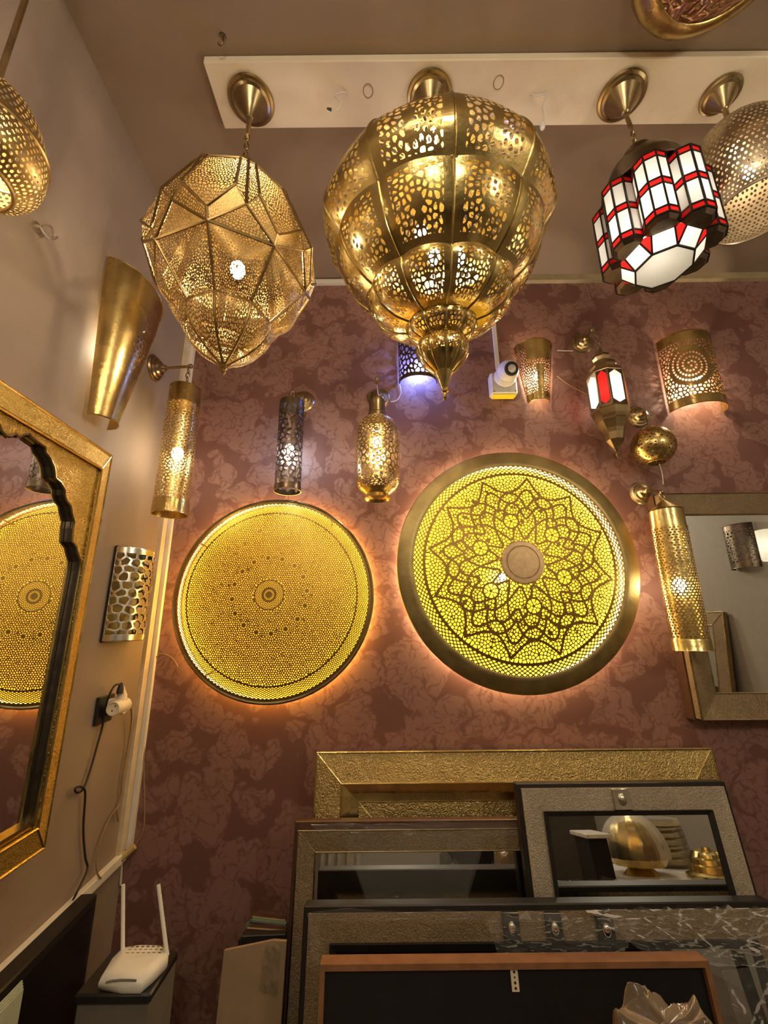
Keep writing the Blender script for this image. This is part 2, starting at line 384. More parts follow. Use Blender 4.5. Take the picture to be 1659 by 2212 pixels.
struct(MB().box((0.7, -.45, -.05), (4.2, 4.7, .1)).build('floor', M['floor'], smooth=False))
struct(MB().box((XR + .05, -.45, ZC / 2), (.1, 4.6, ZC)).build('wall_right', M['grey'], smooth=False))
struct(MB().box((0.7, -2.75, ZC / 2), (4.2, .1, ZC)).build('wall_front', M['grey'], smooth=False))
# white and olive mouldings where the back wall meets the ceiling
xa = at(684, 608, D)[0]; xb = at(1090, 597, D)[0]
struct(MB().box(((xa + at(760, 607, D)[0]) / 2 + .05, D - .008, ZC - .022), (.55, .016, .026)).build('trim_1', M['trimw']))
struct(MB().box((1.35, D - .012, ZC - .018), (2.0, .024, .036)).build('trim_2', solid('olive_moulding', (.38, .30, .17), .6)))
# corner trunking on both sides of the left corner
c0 = LW(.022, 0)
struct(MB().box((W0[0] + .016, D - .009, (ZC + .87) / 2), (.032, .018, ZC - .87)).build('trim_3', M['trimw']))
t4 = MB(); a, b2 = LW(.036, .87, .007), LW(.036, ZC, .007)
struct(t4.box((0, 0, 0), (.036, .014, ZC - .87)).build('trim_4', solid('cream_trunking', (.62, .5, .33), .5), loc=LW(.04, (ZC + .87) / 2, .007), rot=(0, 0, A_LEFT)))
struct(MB().box((0, 0, 0), (1.45, .022, .032), .003).build('trim_5', M['trimw'], loc=LW(.745, .853, .011), rot=(0, 0, A_LEFT)))

# ------------------------------------------------------------------ shared lamp fittings
CANOPY = [(.0001, 0.0), (.074, 0.0), (.077, -.006), (.074, -.012), (.066, -.014), (.064, -.02), (.056, -.024), (.03, -.06), (.018, -.078), (.013, -.088), (.009, -.092), (.0001, -.092)]
me_canopy = MB().lathe(CANOPY, 40).mesh('canopy', M['oldbrass'], angle=18)
LINKV = [(0.0075 * math.cos(t), 0, 0.0125 * math.sin(t)) for t in np.linspace(0, 2 * PI, 14, endpoint=False)]
me_link = MB().tube(LINKV, .0022, 6, True).mesh('chain_link', M['oldbrass'])
ROSE = [(.0001, 0), (.052, 0), (.055, .005), (.05, .011), (.043, .012), (.04, .02), (.032, .023), (.028, .032), (.016, .038), (.012, .05), (.0001, .052)]
me_rose = MB().lathe(ROSE, 32, axis='y').mesh('wall_rose', M['oldbrass'], angle=18)
def chain(parent, top, bottom):
    top, bottom = np.array(top, float), np.array(bottom, float); n = max(1, round(np.linalg.norm(top - bottom) / .019))
    for i in range(n):
        link('chain_link', me_link, parent, top + (bottom - top) * (i + .5) / n, (0, 0, (i % 2) * PI / 2))
def bracket(parent, arm, end, mat=None):
    """wall rose at the parent's origin (its y points into the room), an arm leaning out and a hanging ring at its end"""
    link('wall_rose', me_rose, parent, (0, 0, 0))
    ar = MB().tube([(0, .045, 0), tuple(end)], .006, 10).build('arm', mat or M['oldbrass'], parent)
    MB().ball(end, .010, 12).build('arm_knob', mat or M['oldbrass'], ar)
def tube_shade(parent, r, z0, z1, F, mat, c=(0, 0)):
    H, Wd = F.shape; a = np.linspace(0, 2 * PI, Wd); z = np.linspace(z1, z0, H)
    rr = np.broadcast_to(np.asarray(r(np.linspace(0, 1, H)) if callable(r) else np.full(H, r))[:, None], (H, Wd))
    P = np.stack([c[0] + rr * np.cos(a)[None, :], c[1] + rr * np.sin(a)[None, :], np.broadcast_to(z[:, None], (H, Wd))], -1)
    return link('pierced_shade', pierced('pierced_shade', F, P, mat), parent)
def petals(H, Wd, pitch, wrap=True, dense=False):
    """rows of daisy rosettes: seeds in rings round each centre"""
    pts = []; rows = max(1, round(H / pitch)); cols = max(1, round(Wd / pitch))
    for i in range(rows + 1):
        for j in range(cols):
            cy = (i + .5) * H / rows - H / rows * .5; cx = (j + .5 * (i % 2)) * (Wd - 1) / cols
            pts.append((cy, cx))
            for rad, n in ((.24, 7), (.46, 11)):
                for k in range(n): t = 2 * PI * (k + .5 * (n == 11)) / n; pts.append((cy + rad * pitch * math.sin(t), cx + rad * pitch * math.cos(t)))
    pts = thin_pts(pts, pitch * .13)
    if wrap: pts += [(a, b - (Wd - 1)) for a, b in pts if b > Wd * .5] + [(a, b + (Wd - 1)) for a, b in pts if b < Wd * .5]
    return pts

# ------------------------------------------------------------------ ceiling plank
pk = thing('ceiling_plank', 'long white painted plank screwed flat to the brown ceiling', 'plank', (0, 0, ZC))
MB().box((.72, .993, -.015), (2.56, .185, .03), .003).build('board', M['plank'], pk)
for i, (x, y) in enumerate(((795, 196), (1077, 178))):
    q = on_plane(x, y, (0, 0, ZC - .03), (0, 0, 1))
    MB().tube([(q[0] + .016 * math.cos(t), q[1] + .019 * math.sin(t), -.0302) for t in np.linspace(0, 2 * PI, 24, endpoint=False)], .0016, 6, True).build('knot_ring', M['card'], pk)
def stray(label, pts, col, extra=None):
    q = [on_plane(x, y, (0, 0, ZC - .03 - h), (0, 0, 1)) for x, y, h in pts]; o = q[0]
    t = thing('stray_wire', label, 'wire', o)
    MB().tube([p - o for p in spline(q, 6)], .0026, 6).build('wire', col, t); return t, o
t, o = stray('loose white wire with a black taped end poking from the plank beside the left canopy', [(752, 202, 0), (740, 200, .012), (724, 206, .02), (735, 222, .035), (728, 236, .05), (714, 238, .055)], M['cablew'])
q = on_plane(706, 234, (0, 0, ZC - .085), (0, 0, 1)); MB().tube([on_plane(716, 237, (0, 0, ZC - .085), (0, 0, 1)) - o, q - o], .006, 6, r2=.003).build('black_tape', M['cableb'], t, label='black taped wire end')
t, o = stray('loose white wire with a paper tape ball poking from the plank beside the right canopy', [(1147, 203, 0), (1160, 207, .012), (1180, 205, .02), (1172, 230, .045), (1175, 252, .06), (1172, 268, .075)], M['cablew'])
q = on_plane(1172, 272, (0, 0, ZC - .105), (0, 0, 1)); MB().ball(q - o, .012, 8, sz=1.4, sx=.8).build('tape_ball', M['white'], t)

# ------------------------------------------------------------------ big brass lantern, ten gores
NG = 10
def gore_tools(n, ph):
    da = 2 * PI / n
    def rib(prof, a):
        return np.array([(r * math.cos(a), r * math.sin(a), z) for r, z in prof])
    def sheet(prof, H, Wd, bulge=0.0):
        """panel between rib 0 and rib 1: profile resampled, straight across with a slight belly"""
        pr = np.array(prof); t = np.linspace(0, 1, len(pr)); tt = np.linspace(0, 1, H)
        r = np.interp(tt, t, pr[:, 0]); z = np.interp(tt, t, pr[:, 1])
        A = np.stack([r * math.cos(ph), r * math.sin(ph), z], -1); B = np.stack([r * math.cos(ph + da), r * math.sin(ph + da), z], -1)
        w = np.linspace(0, 1, Wd)[None, :, None]
        P = A[:, None, :] * (1 - w) + B[:, None, :] * w
        am = ph + da / 2; k = (4 * w * (1 - w)) * bulge * r[:, None, None]
        return P + k * np.array([math.cos(am), math.sin(am), 0.0])
    return rib, sheet, da
def sp2(pts, n=10): return [tuple(p) for p in spline(pts, n)]
big = thing('brass_lantern', 'huge round openwork brass lantern with stepped pointed bottom, hanging in the middle', 'lantern', (0, 0, 0))
Rb = Matrix.Rotation(math.radians(-1.44), 3, 'Y') @ Matrix.Rotation(math.radians(8), 3, 'X')   # it hangs a little askew on its short rod
big.rotation_euler = Rb.to_euler(); big.location = Vector((.157, .948, 3.25)) - Rb @ Vector((0, 0, 3.25))
Mb = (Matrix.Translation(big.location) @ Rb.to_4x4()).inverted()
co = link('canopy', me_canopy, big); co.matrix_local = Mb @ Matrix.Translation((.168, .991, ZC - .03))
PH = -PI / 2 + math.radians(.2)
rib, sheet, da = gore_tools(NG, PH)
tiers = [[(.09, 2.98), (.185, 2.97), (.285, 2.925), (.335, 2.86), (.342, 2.80), (.303, 2.738)],
         [(.303, 2.738), (.290, 2.692), (.260, 2.639), (.210, 2.592)],
         [(.210, 2.592), (.206, 2.570), (.185, 2.537), (.145, 2.509), (.102, 2.497)],
         [(.102, 2.497), (.099, 2.483), (.085, 2.465), (.065, 2.453)],
         [(.065, 2.453), (.074, 2.432), (.072, 2.408), (.055, 2.378), (.028, 2.353)]]
dims = [(170, 108, .035, .05), (110, 104, .075, .05), (100, 84, .10, .05), (36, 42, .10, .06), (46, 36, .10, .1)]
def ornament(H, Wd, nrow, ncol):
    """mirror-symmetric leaf openings round rosettes"""
    p = Wd / ncol; half = []
    for i in range(-1, nrow + 2):
        for j in range(0, ncol // 2 + 1):
            cy = (i + .5) * H / nrow; cx = j * p * 1.0 + (p * .5 if i % 2 else 0)
            half.append((cy, cx)); 
    pts = []
    for cy, cx in half[::1]:
        for rad, n, of in ((0, 1, 0), (.34, 6, .5), (.62, 9, .2)):
            for k in range(n): t = 2 * PI * (k + of) / n; pts.append((cy + rad * p * math.sin(t), cx + rad * p * math.cos(t)))
    pts = [(a + rng.uniform(-.06, .06) * p, b + rng.uniform(-.06, .06) * p) for a, b in pts]
    pts = thin_pts([q for q in pts if q[1] <= (Wd - 1) / 2 and -p < q[0] < H + p], p * .26)
    return pts + [(a, Wd - 1 - b) for a, b in pts]
for (prof, (H, Wd, bul, mar)) in zip(tiers, dims):
    pr = sp2(prof, 8)
    nr = {170: 6, 110: 4, 100: 4, 36: 2, 46: 2}[H]; nc = 4 if H > 50 else 2
    pts = ornament(H, Wd, nr, nc) if H > 50 else jitter_pts(H, Wd, 7.5, .2)
    F1, F2 = voro(H, Wd, pts, Wd / nc)
    F = Wd / nc * .048 + .35 - (F2 - F1) * .5 if H > 50 else 1.15 - (F2 - F1) * .5
    ii = np.arange(H)[:, None] + 0 * np.arange(Wd)[None, :]; jj = np.arange(Wd)[None, :] + 0 * ii
    bx = Wd * (.13 if H > 50 else .12); bt = H * (.10 if H > 40 else .12); bb = H * (.13 if H < 120 else .12)
    if H == 170: bb = H * .06
    if H == 46: bb = H * .40
    edge = np.maximum.reduce([bx - jj, bx - (Wd - 1 - jj), bt - ii, bb - (H - 1 - ii)]).astype(float)
    F = np.maximum(F, edge)
    me = pierced('panel', F, sheet(pr, H, Wd, bul), M['gold'])
    rm = MB().tube(rib(pr, PH), .0034 if H > 50 else .0022, 6).mesh('rib', M['gold'])
    for k in range(NG):
        link('panel', me, big, rot=(0, 0, k * da)); link('rib', rm, big, rot=(0, 0, k * da))
for r, z in [(.303, 2.738), (.210, 2.592), (.102, 2.497), (.065, 2.453), (.09, 2.98)]:
    MB().tube([(r * math.cos(PH + k * da), r * math.sin(PH + k * da), z) for k in range(NG)], .0042 if r > .06 else .003, 6, True).build('seam_ring', M['gold'], big)
MB().lathe([(.0001, 3.015), (.03, 3.005), (.06, 2.995), (.09, 2.981)], 30).build('crown', M['gold'], big)
MB().tube([Mb @ Vector((.168, .991, 3.29)), (0, 0, 3.005)], .012, 12).build('rod', M['oldbrass'], big)
MB().lathe([(r_, z_ + .0445) for r_, z_ in [(.028, 2.31), (.018, 2.285), (.009, 2.26), (.006, 2.258), (.008, 2.252), (.011, 2.25), (.005, 2.246), (.005, 2.236), (.007, 2.233), (.004, 2.226), (.0001, 2.222)]], 20).build('finial', M['gold'], big)
bulb(big, (-.05, -.04, 2.77), .021, 230); bulb(big, (.05, -.05, 2.68), .021, 230); bulb(big, (.0, .07, 2.78), .021, 230)

# ------------------------------------------------------------------ faceted lantern on the left, eight sides
fl = thing('faceted_lantern', 'faceted pinkish brass lantern of fine filigree panels hanging left of the big round one', 'lantern', (-.437, .999, 0))
link('canopy', me_canopy, fl, (0, 0, ZC - .03))
PH8 = -PI / 2 + math.radians(4.3); D8 = PI / 4
def pc(r, a, z): return np.array([r * math.cos(a), r * math.sin(a), z])
MB().lathe([(.008, 3.29), (.008, 3.21)], 12).build('rod', M['oldbrass'], fl)
chain(fl, (0, 0, 3.21), (0, 0, 2.965))
def patch(c00, c01, c11, c10, H, Wd, bulge=0.0):
    u = np.linspace(0, 1, Wd)[None, :, None]; v = np.linspace(0, 1, H)[:, None, None]
    P = (c00 * (1 - u) + c01 * u) * (1 - v) + (c10 * (1 - u) + c11 * u) * v
    if bulge:
        ctr = P.mean((0, 1)); nrm = ctr * np.array([1, 1, .0]); nrm = nrm / np.linalg.norm(nrm) * .8 + np.array([0, 0, -.6])
        P = P + (16 * u * (1 - u) * v * (1 - v)) * bulge * nrm
    return P
def fil(H, Wd, pitch=6.2, th=.82, m=3.0):
    F = cells(H, Wd, jitter_pts(H, Wd, pitch), pitch, th)
    i = np.arange(H)[:, None]; j = np.arange(Wd)[None, :]
    return np.maximum(F, np.maximum(np.maximum(m - j, m - (Wd - 1 - j)), np.maximum(m - i, m - (H - 1 - i))).astype(float))
def eight(name, me):
    for k in range(8): link(name, me, fl, rot=(0, 0, k * D8))
R1, Z1, R2, Z2, R3, Z3, R4, Z4 = .165, 2.885, .242, 2.692, .211, 2.601, .116, 2.4855
dl1, dl2 = math.radians(15.5), math.radians(15.5)
aT0, aT1 = pc(R1, PH8 - dl1, Z1), pc(R1, PH8 + dl1, Z1)
aS0, aS1 = pc(R2, PH8 - dl2, Z2), pc(R2, PH8 + dl2, Z2)
aB = pc(.224, PH8, 2.628)
# pentagon: upper trapezium and lower triangle in one sheet
H, Wd = 120, 96; v = np.linspace(0, 1, H)
L_ = np.where((v < .68)[:, None], aT0 + (aS0 - aT0) * np.clip(v / .68, 0, 1)[:, None], aS0 + (aB - aS0) * np.clip((v - .68) / .32, 0, 1)[:, None])
R_ = np.where((v < .68)[:, None], aT1 + (aS1 - aT1) * np.clip(v / .68, 0, 1)[:, None], aS1 + (aB - aS1) * np.clip((v - .68) / .32, 0, 1)[:, None])
u = np.linspace(0, 1, Wd)[None, :, None]
eight('shield_panel', pierced('shield_panel', fil(H, Wd), L_[:, None] * (1 - u) + R_[:, None] * u, M['rose'], False))
nS0, nT0 = pc(R2, PH8 + D8 - dl2, Z2), pc(R1, PH8 + D8 - dl1, Z1)
tri = pc(.231, PH8 + D8 / 2, 2.655)
r30, r31 = pc(R3, PH8, Z3), pc(R3, PH8 + D8, Z3); nB = pc(.224, PH8 + D8, 2.628)
mT, mS = (aT1 + nT0) / 2 * 1.0, (aS1 + nS0) / 2
mT[:2] *= 1.02; mS[:2] *= 1.015
eight('strip_panel', pierced('strip_panel', fil(130, 26, 6.0, .9, 3), patch(aT1, mT, tri, aS1, 130, 26), M['rose'], False))
eight('strip_panel', pierced('strip_panel', fil(130, 26, 6.0, .9, 3), patch(mT, nT0, nS0, tri, 130, 26), M['rose'], False))
eight('slant_strip', pierced('slant_strip', fil(26, 100, 6, .9, 3), patch(aS1, aB, r30, tri, 26, 100), M['rose'], False))
eight('slant_strip', pierced('slant_strip', fil(26, 100, 6, .9, 3), patch(nS0, nB, r31, tri, 26, 100), M['rose'], False))
triP = patch(tri, tri, r31, r30, 60, 96)
eight('triangle_panel', pierced('triangle_panel', fil(60, 96, 6, .9, 3), triP, M['rose'], False))
r40, r41 = pc(R4, PH8, Z4), pc(R4, PH8 + D8, Z4)
eight('belly_panel', pierced('belly_panel', fil(130, 118, 6.2, .82), patch(r30, r31, r41, r40, 130, 118, .030), M['rose']))
rib8, sheet8, _ = gore_tools(8, PH8)
lp = sp2([(R4, Z4), (.114, 2.455), (.094, 2.415), (.058, 2.378), (.028, 2.357), (.010, 2.343)], 6)
eight('lobe_panel', pierced('lobe_panel', fil(120, 84, 6.2, .82), sheet8(lp, 120, 84, .16), M['rose']))
def rods(segs, r=.0030):
    b = MB()
    for p, q in segs: b.tube([p, q], r, 5)
    return b
bb = patch(r30, r31, r41, r40, 20, 20, .030)
eight('rib', MB().tube(bb[:, 0], .0042, 6).mesh('rib', M['seam']))
eight('rib', MB().tube(rib8(lp, PH8), .0036, 6).mesh('rib', M['seam']))
for nm, pts in (('edge_rod', [aT0, aS0, aB, aS1, aT1]), ('edge_rod', [r30, tri, r31]), ('edge_rod', [mT, tri]), ('edge_rod', [aB, r30]),
                ('edge_rod', [r30, r31]), ('edge_rod', [r40, r41]), ('edge_rod', [aT0, aT1, nT0])):
    eight(nm, MB().tube(pts, .0040, 6).mesh(nm, M['seam']))
MB().lathe([(.168, Z1 - .002), (.168, Z1 + .012), (.12, Z1 + .02), (.07, Z1 + .035), (.065, Z1 + .065), (.03, Z1 + .075), (.01, Z1 + .085), (.0001, Z1 + .085)], 8, a0=PH8 + D8 / 2, a1=PH8 + D8 / 2 + 2 * PI).build('cap', M['rose'], fl, smooth=False)
MB().lathe([(.012, 2.348), (.008, 2.34), (.011, 2.334), (.006, 2.328), (.008, 2.323), (.004, 2.316), (.0001, 2.312)], 16).build('finial', M['rose'], fl)
bulb(fl, (.025, -.03, 2.635), .021, 620)

# ------------------------------------------------------------------ red and white glass lantern
RX, RY = .830, .997
gl = thing('glass_lantern', 'leaded white and red glass lantern of clustered columns, right of the big brass one', 'lantern', (RX, RY, 0))
link('canopy', me_canopy, gl, (-.01, 0, ZC - .03))
MB().tube([(-.01, 0, 3.29), (-.004, 0, 3.235)], .007, 8).build('rod', M['oldbrass'], gl)
chain(gl, (-.003, 0, 3.235), (0, 0, 3.145))
NL = 8; LPH = -PI / 2 + math.radians(14); ZB, ZT = 2.745, 3.005; RC, RL = .113, .0445
ZB, ZT = 2.700, 2.918
rows = [(0, .095, 'gred'), (.095, .455, 'gwhite'), (.455, .55, 'gred'), (.55, .905, 'gwhite'), (.905, 1, 'gred')]
LEADR = .0032
def lobe_pt(a, b, z): return np.array([RC * math.cos(a) + RL * math.cos(a + b), RC * math.sin(a) + RL * math.sin(a + b), z])
FB = np.radians(np.linspace(-105, 105, 6))
pane_me = {}
for ri, (f0, f1, mt) in enumerate(rows):
    for fi in range(5):
        a, b = lobe_pt(0, FB[fi], 0), lobe_pt(0, FB[fi + 1], 0); za, zb = ZB + (ZT - ZB) * f0, ZB + (ZT - ZB) * f1
        pane_me[ri, fi] = MB().add([(a[0], a[1], za), (b[0], b[1], za), (b[0], b[1], zb), (a[0], a[1], zb)], [(0, 1, 2, 3)]).mesh('pane', M[mt], False)
fr = MB()
for b in FB: fr.tube([lobe_pt(0, b, ZB), lobe_pt(0, b, ZT)], LEADR, 4)
for f in (0, .095, .455, .55, .905, 1): fr.tube([lobe_pt(0, b, ZB + (ZT - ZB) * f) for b in FB], LEADR, 4)
fr_me = fr.mesh('lead_frame', M['lead'], False)
def cap_poly(z, s=1.0): return [tuple((lobe_pt(0, b, z) - np.array([RC, 0, z])) * np.array([s, s, 0]) + np.array([RC, 0, z])) for b in FB]
bc = MB(); lo = cap_poly(ZB); lo2 = cap_poly(ZB - .012, .75)
bc.add(lo + lo2, [(i, i + 1, i + 7, i + 6) for i in range(5)] + [tuple(range(6, 12)), (0, 6, 11, 5)])
bc_me = bc.mesh('column_foot', M['dark'], False)
tc_ = MB(); hi = cap_poly(ZT); hi2 = cap_poly(ZT + .02, .6); tc_.add(hi + hi2, [(i + 1, i, i + 6, i + 7) for i in range(5)] + [tuple(range(11, 5, -1))])
tc_me = tc_.mesh('column_cap', M['dark'], False)
for k in range(NL):
    a = LPH + k * 2 * PI / NL
    for ri in range(5):
        for fi in range(5): link('pane', pane_me[ri, fi], gl, rot=(0, 0, a))
    link('lead_frame', fr_me, gl, rot=(0, 0, a)); link('column_foot', bc_me, gl, rot=(0, 0, a)); link('column_cap', tc_me, gl, rot=(0, 0, a))
    # base: white slanted pane under each column, red wedge between, all meeting an eight-sided plate
    hw = math.radians(14)
    q = [pc(.112, a - hw, ZB - .006), pc(.112, a + hw, ZB - .006), pc(.078, a + PI / 8, 2.655), pc(.078, a - PI / 8, 2.655)]
    MB().add(q, [(0, 1, 2, 3)]).build('base_pane', M['gwhite'], gl, smooth=False)
    w = [pc(.112, a + hw, ZB - .006), pc(.112, a + 2 * PI / NL - hw, ZB - .006), pc(.078, a + PI / 8, 2.655)]
    MB().add(w, [(0, 1, 2)]).build('wedge_pane', M['gred'], gl, smooth=False)
    b = MB().tube([q[0], q[3]], .003, 4).tube([q[1], q[2]], .003, 4).tube([q[3], q[2]], .0034, 4).tube([q[0], q[1]], .0028, 4)
    b.build('base_lead', M['lead'], gl, smooth=False)
MB().add([pc(.078, LPH + PI / 8 + k * PI / 4, 2.655) for k in range(8)], [tuple(range(8))]).build('base_plate', M['gclear'], gl, smooth=False, label='cloudy glass bottom plate')
MB().lathe([(.135, ZT + .008), (.118, ZT + .04), (.112, ZT + .075), (.095, ZT + .115), (.066, ZT + .14), (.046, ZT + .15), (.043, ZT + .19), (.03, ZT + .205), (.012, ZT + .225), (.0001, ZT + .23)], 24).build('dome_top', M['dark'], gl)
bulb(gl, (.0, -.045, 2.82), .020, 48, (1, .95, .84)); bulb(gl, (-.045, -.03, 2.73), .018, 42, (1, .95, .84))

# ------------------------------------------------------------------ dotted dome pendant at the right edge
dm = thing('dome_pendant', 'onion shaped brass pendant pricked with round dots and open below, hanging at the far right', 'pendant lamp', (1.155, .997, 0))
link('canopy', me_canopy, dm, (0, 0, ZC - .03), scale=(.8, .8, .85))
MB().tube([(0, 0, 3.30), (0, 0, 3.215)], .008, 10).build('rod', M['oldbrass'], dm)
H, Wd = 210, 520
pts = jitter_pts(H, Wd, 7.4, .14, True); F1, F2 = voro(H, Wd, pts, 12)
F = F1 - 1.95; F[:4] = 3; F[-5:] = 3
prof = np.array(sp2([(.02, 3.215), (.06, 3.205), (.115, 3.15), (.152, 3.06), (.158, 2.985), (.142, 2.91), (.118, 2.868)], 8)); tt = np.linspace(0, 1, len(prof))
rf = lambda v: np.interp(v, tt, prof[:, 0])
zz = np.interp(np.linspace(0, 1, H), tt, prof[:, 1]); a = np.linspace(0, 2 * PI, Wd); rr = rf(np.linspace(0, 1, H))
link('pierced_shade', pierced('pierced_shade', F, np.stack([rr[:, None] * np.cos(a), rr[:, None] * np.sin(a), np.broadcast_to(zz[:, None], (H, Wd))], -1), M['pale']), dm)
MB().tube([(.118 * math.cos(t), .118 * math.sin(t), 2.868) for t in np.linspace(0, 2 * PI, 40, endpoint=False)], .0035, 6, True).build('rim', M['pale'], dm)
bulb(dm, (-.02, -.03, 2.985), .020, 150)

# ------------------------------------------------------------------ dish lamp at the top right and drum lamp at the top left
q = on_plane(1588, -138, (0, 0, ZC - .10), (0, 0, 1))
ds = thing('dish_lamp', 'shallow hammered brass dish lamp close under the ceiling, at the top right corner', 'ceiling lamp', (q[0], q[1], ZC))
MB().lathe([(.222, 0), (.222, -.035), (.215, -.06), (.19, -.085), (.165, -.10), (.158, -.10)], 64, caps=False).build('rim', M['brass'], ds)
MB().lathe([(.160, -.098), (.14, -.112), (.09, -.128), (.04, -.135), (.0001, -.137)], 48).build('bowl', embossed('hammered_copper_brass', (.70, .42, .24), (.42, .22, .1), 40, .3, .6), ds, label='hammered copper coloured bowl')
q = at(-50, 311, .60)
dr = thing('drum_lamp', 'drum shaped brass lantern beaded with tiny holes, cut by the upper left edge', 'lantern', (q[0], q[1], 0))
zc = q[2]
link('canopy', me_canopy, dr, (0, 0, ZC)); MB().tube([(0, 0, ZC - .09), (0, 0, zc + .14)], .006, 8).build('rod', M['oldbrass'], dr)
H, Wd = 150, 420
pts = jitter_pts(H, Wd, 7.0, .08, True); F1, F2 = voro(H, Wd, pts, 12); F = F1 - 2.0
for r0 in (0, 70, 149): F[max(0, r0 - 3):r0 + 4] = 3
prof = np.array(sp2([(.035, zc + .14), (.075, zc + .11), (.104, zc + .04), (.112, zc - .01), (.104, zc - .055), (.068, zc - .085)], 8)); tt = np.linspace(0, 1, len(prof))
zz = np.interp(np.linspace(0, 1, H), tt, prof[:, 1]); a = np.linspace(0, 2 * PI, Wd); rr = np.interp(np.linspace(0, 1, H), tt, prof[:, 0])
link('pierced_shade', pierced('pierced_shade', F, np.stack([rr[:, None] * np.cos(a), rr[:, None] * np.sin(a), np.broadcast_to(zz[:, None], (H, Wd))], -1), M['rose']), dr)
for r, z in ((.110, zc + .012), (.069, zc - .085)):
    MB().tube([(r * math.cos(t), r * math.sin(t), z) for t in np.linspace(0, 2 * PI, 40, endpoint=False)], .004, 6, True).build('band', M['rose'], dr)
bulb(dr, (0, 0, zc), .018, 300)

# ------------------------------------------------------------------ backlit discs
def disc_map(n, R, dome, lip):
    x = np.linspace(-1.02, 1.02, n); X, Z = np.meshgrid(x, x); r = np.hypot(X, Z)
    return X, Z, r
def disc1():
    R = .412; ce = (at(370, 1300, D - .08) + at(805, 1300, D - .08)) / 2; cz = (at(585, 1077, D - .08)[2] + at(585, 1525, D - .08)[2]) / 2
    t = thing('pierced_wall_disc', 'backlit amber disc of tiny pierced holes with a thin plain rim, on the wallpaper', 'wall lamp', (ce[0], D, cz), PI)
    n = 620; X, Z, r = disc_map(n, R, 0, 0); th = np.arctan2(Z, X); g = (n - 1) / 2.04
    pts = []; fc = [(.36 * math.cos(2 * PI * q / 16 + .1), .36 * math.sin(2 * PI * q / 16 + .1)) for q in range(16)]
    for y_, x_ in jitter_pts(n, n, 6.7, .24):
        u_, w_ = x_ / g - 1.02, y_ / g - 1.02; r_ = math.hypot(u_, w_)
        if .15 < r_ < .83 and all((u_ - a) ** 2 + (w_ - b_) ** 2 > .058 ** 2 for a, b_ in fc): pts.append((y_, x_))
    for a, b_ in fc:                                    # sixteen little daisies round the core
        for rad, m in ((.028, 9), (.05, 15)):
            for q in range(m): t_ = 2 * PI * q / m; pts.append(((b_ + rad * math.sin(t_) + 1.02) * g, (a + rad * math.cos(t_) + 1.02) * g))
    F1, F2 = voro(n, n, pts, 17)
    F = 1.2 - (F2 - F1) * .5
    # lattice of diamonds at the edge and in the core
    def lattice(m, f, w): 
        p = m * th + f * r; q = m * th - f * r
        return np.maximum(w - np.abs((p / (2 * PI) + .5) % 1 - .5) * 2, w - np.abs((q / (2 * PI) + .5) % 1 - .5) * 2)
    lat = lattice(150, 330, .40) * 3
    F = np.where(r > .83, lat, F); F = np.where(r < .135, lattice(22, 330, .36) * 3, F)
    F = np.where((r > .05) & (r < .07), 1, F)
    dist = np.maximum.reduce([.008 - np.abs(r - .835), .006 - np.abs(r - .14), r - .945, .03 - r]) * g * .9
    F = np.maximum(F, dist)
    for i in range(16):
        a = 2 * PI * i / 16 + .1; F = np.maximum(F, (.016 - np.hypot(X - .36 * math.cos(a), Z - .36 * math.sin(a))) * g)
    F = np.minimum(F, (1.0 - r) * g)
    Y = .085 + .045 * np.clip(1 - (r / .84) ** 2, 0, 1) - .02 * np.clip((r - .84) / .16, 0, 1)
    P = np.stack([-X * R, Y, Z * R], -1)
    link('pierced_dish', pierced('pierced_dish', F, P, M['dish']), t)
    MB().lathe([(R * .955, .067), (R * .985, .070), (R, .066), (R, .058), (R * .985, .056)], 96, axis='y', caps=False).build('rim', M['oldbrass'], t)
    MB().lathe([(.0001, .006), (R * .96, .006), (R * .97, .004), (R * .97, .001)], 64, axis='y').build('light_panel', M['panelgold'], t)
    MB().tube([(R * .965 * math.cos(a), .030, R * .965 * math.sin(a)) for a in np.linspace(0, 2 * PI, 96, endpoint=False)], .0035, 6, True).build('led_strip', M['ledgold'], t)
    MB().tube([(R * .985 * math.cos(a), .020, R * .985 * math.sin(a)) for a in np.linspace(0, 2 * PI, 96, endpoint=False)], .0035, 6, True).build('halo_strip', M['halo1'], t)
    for a in (.6, 2.2, 3.8, 5.4):
        MB().tube([(R * .93 * math.cos(a), 0, R * .93 * math.sin(a)), (R * .96 * math.cos(a), .062, R * .96 * math.sin(a))], .004, 6).build('spacer', M['oldbrass'], t)
    return t
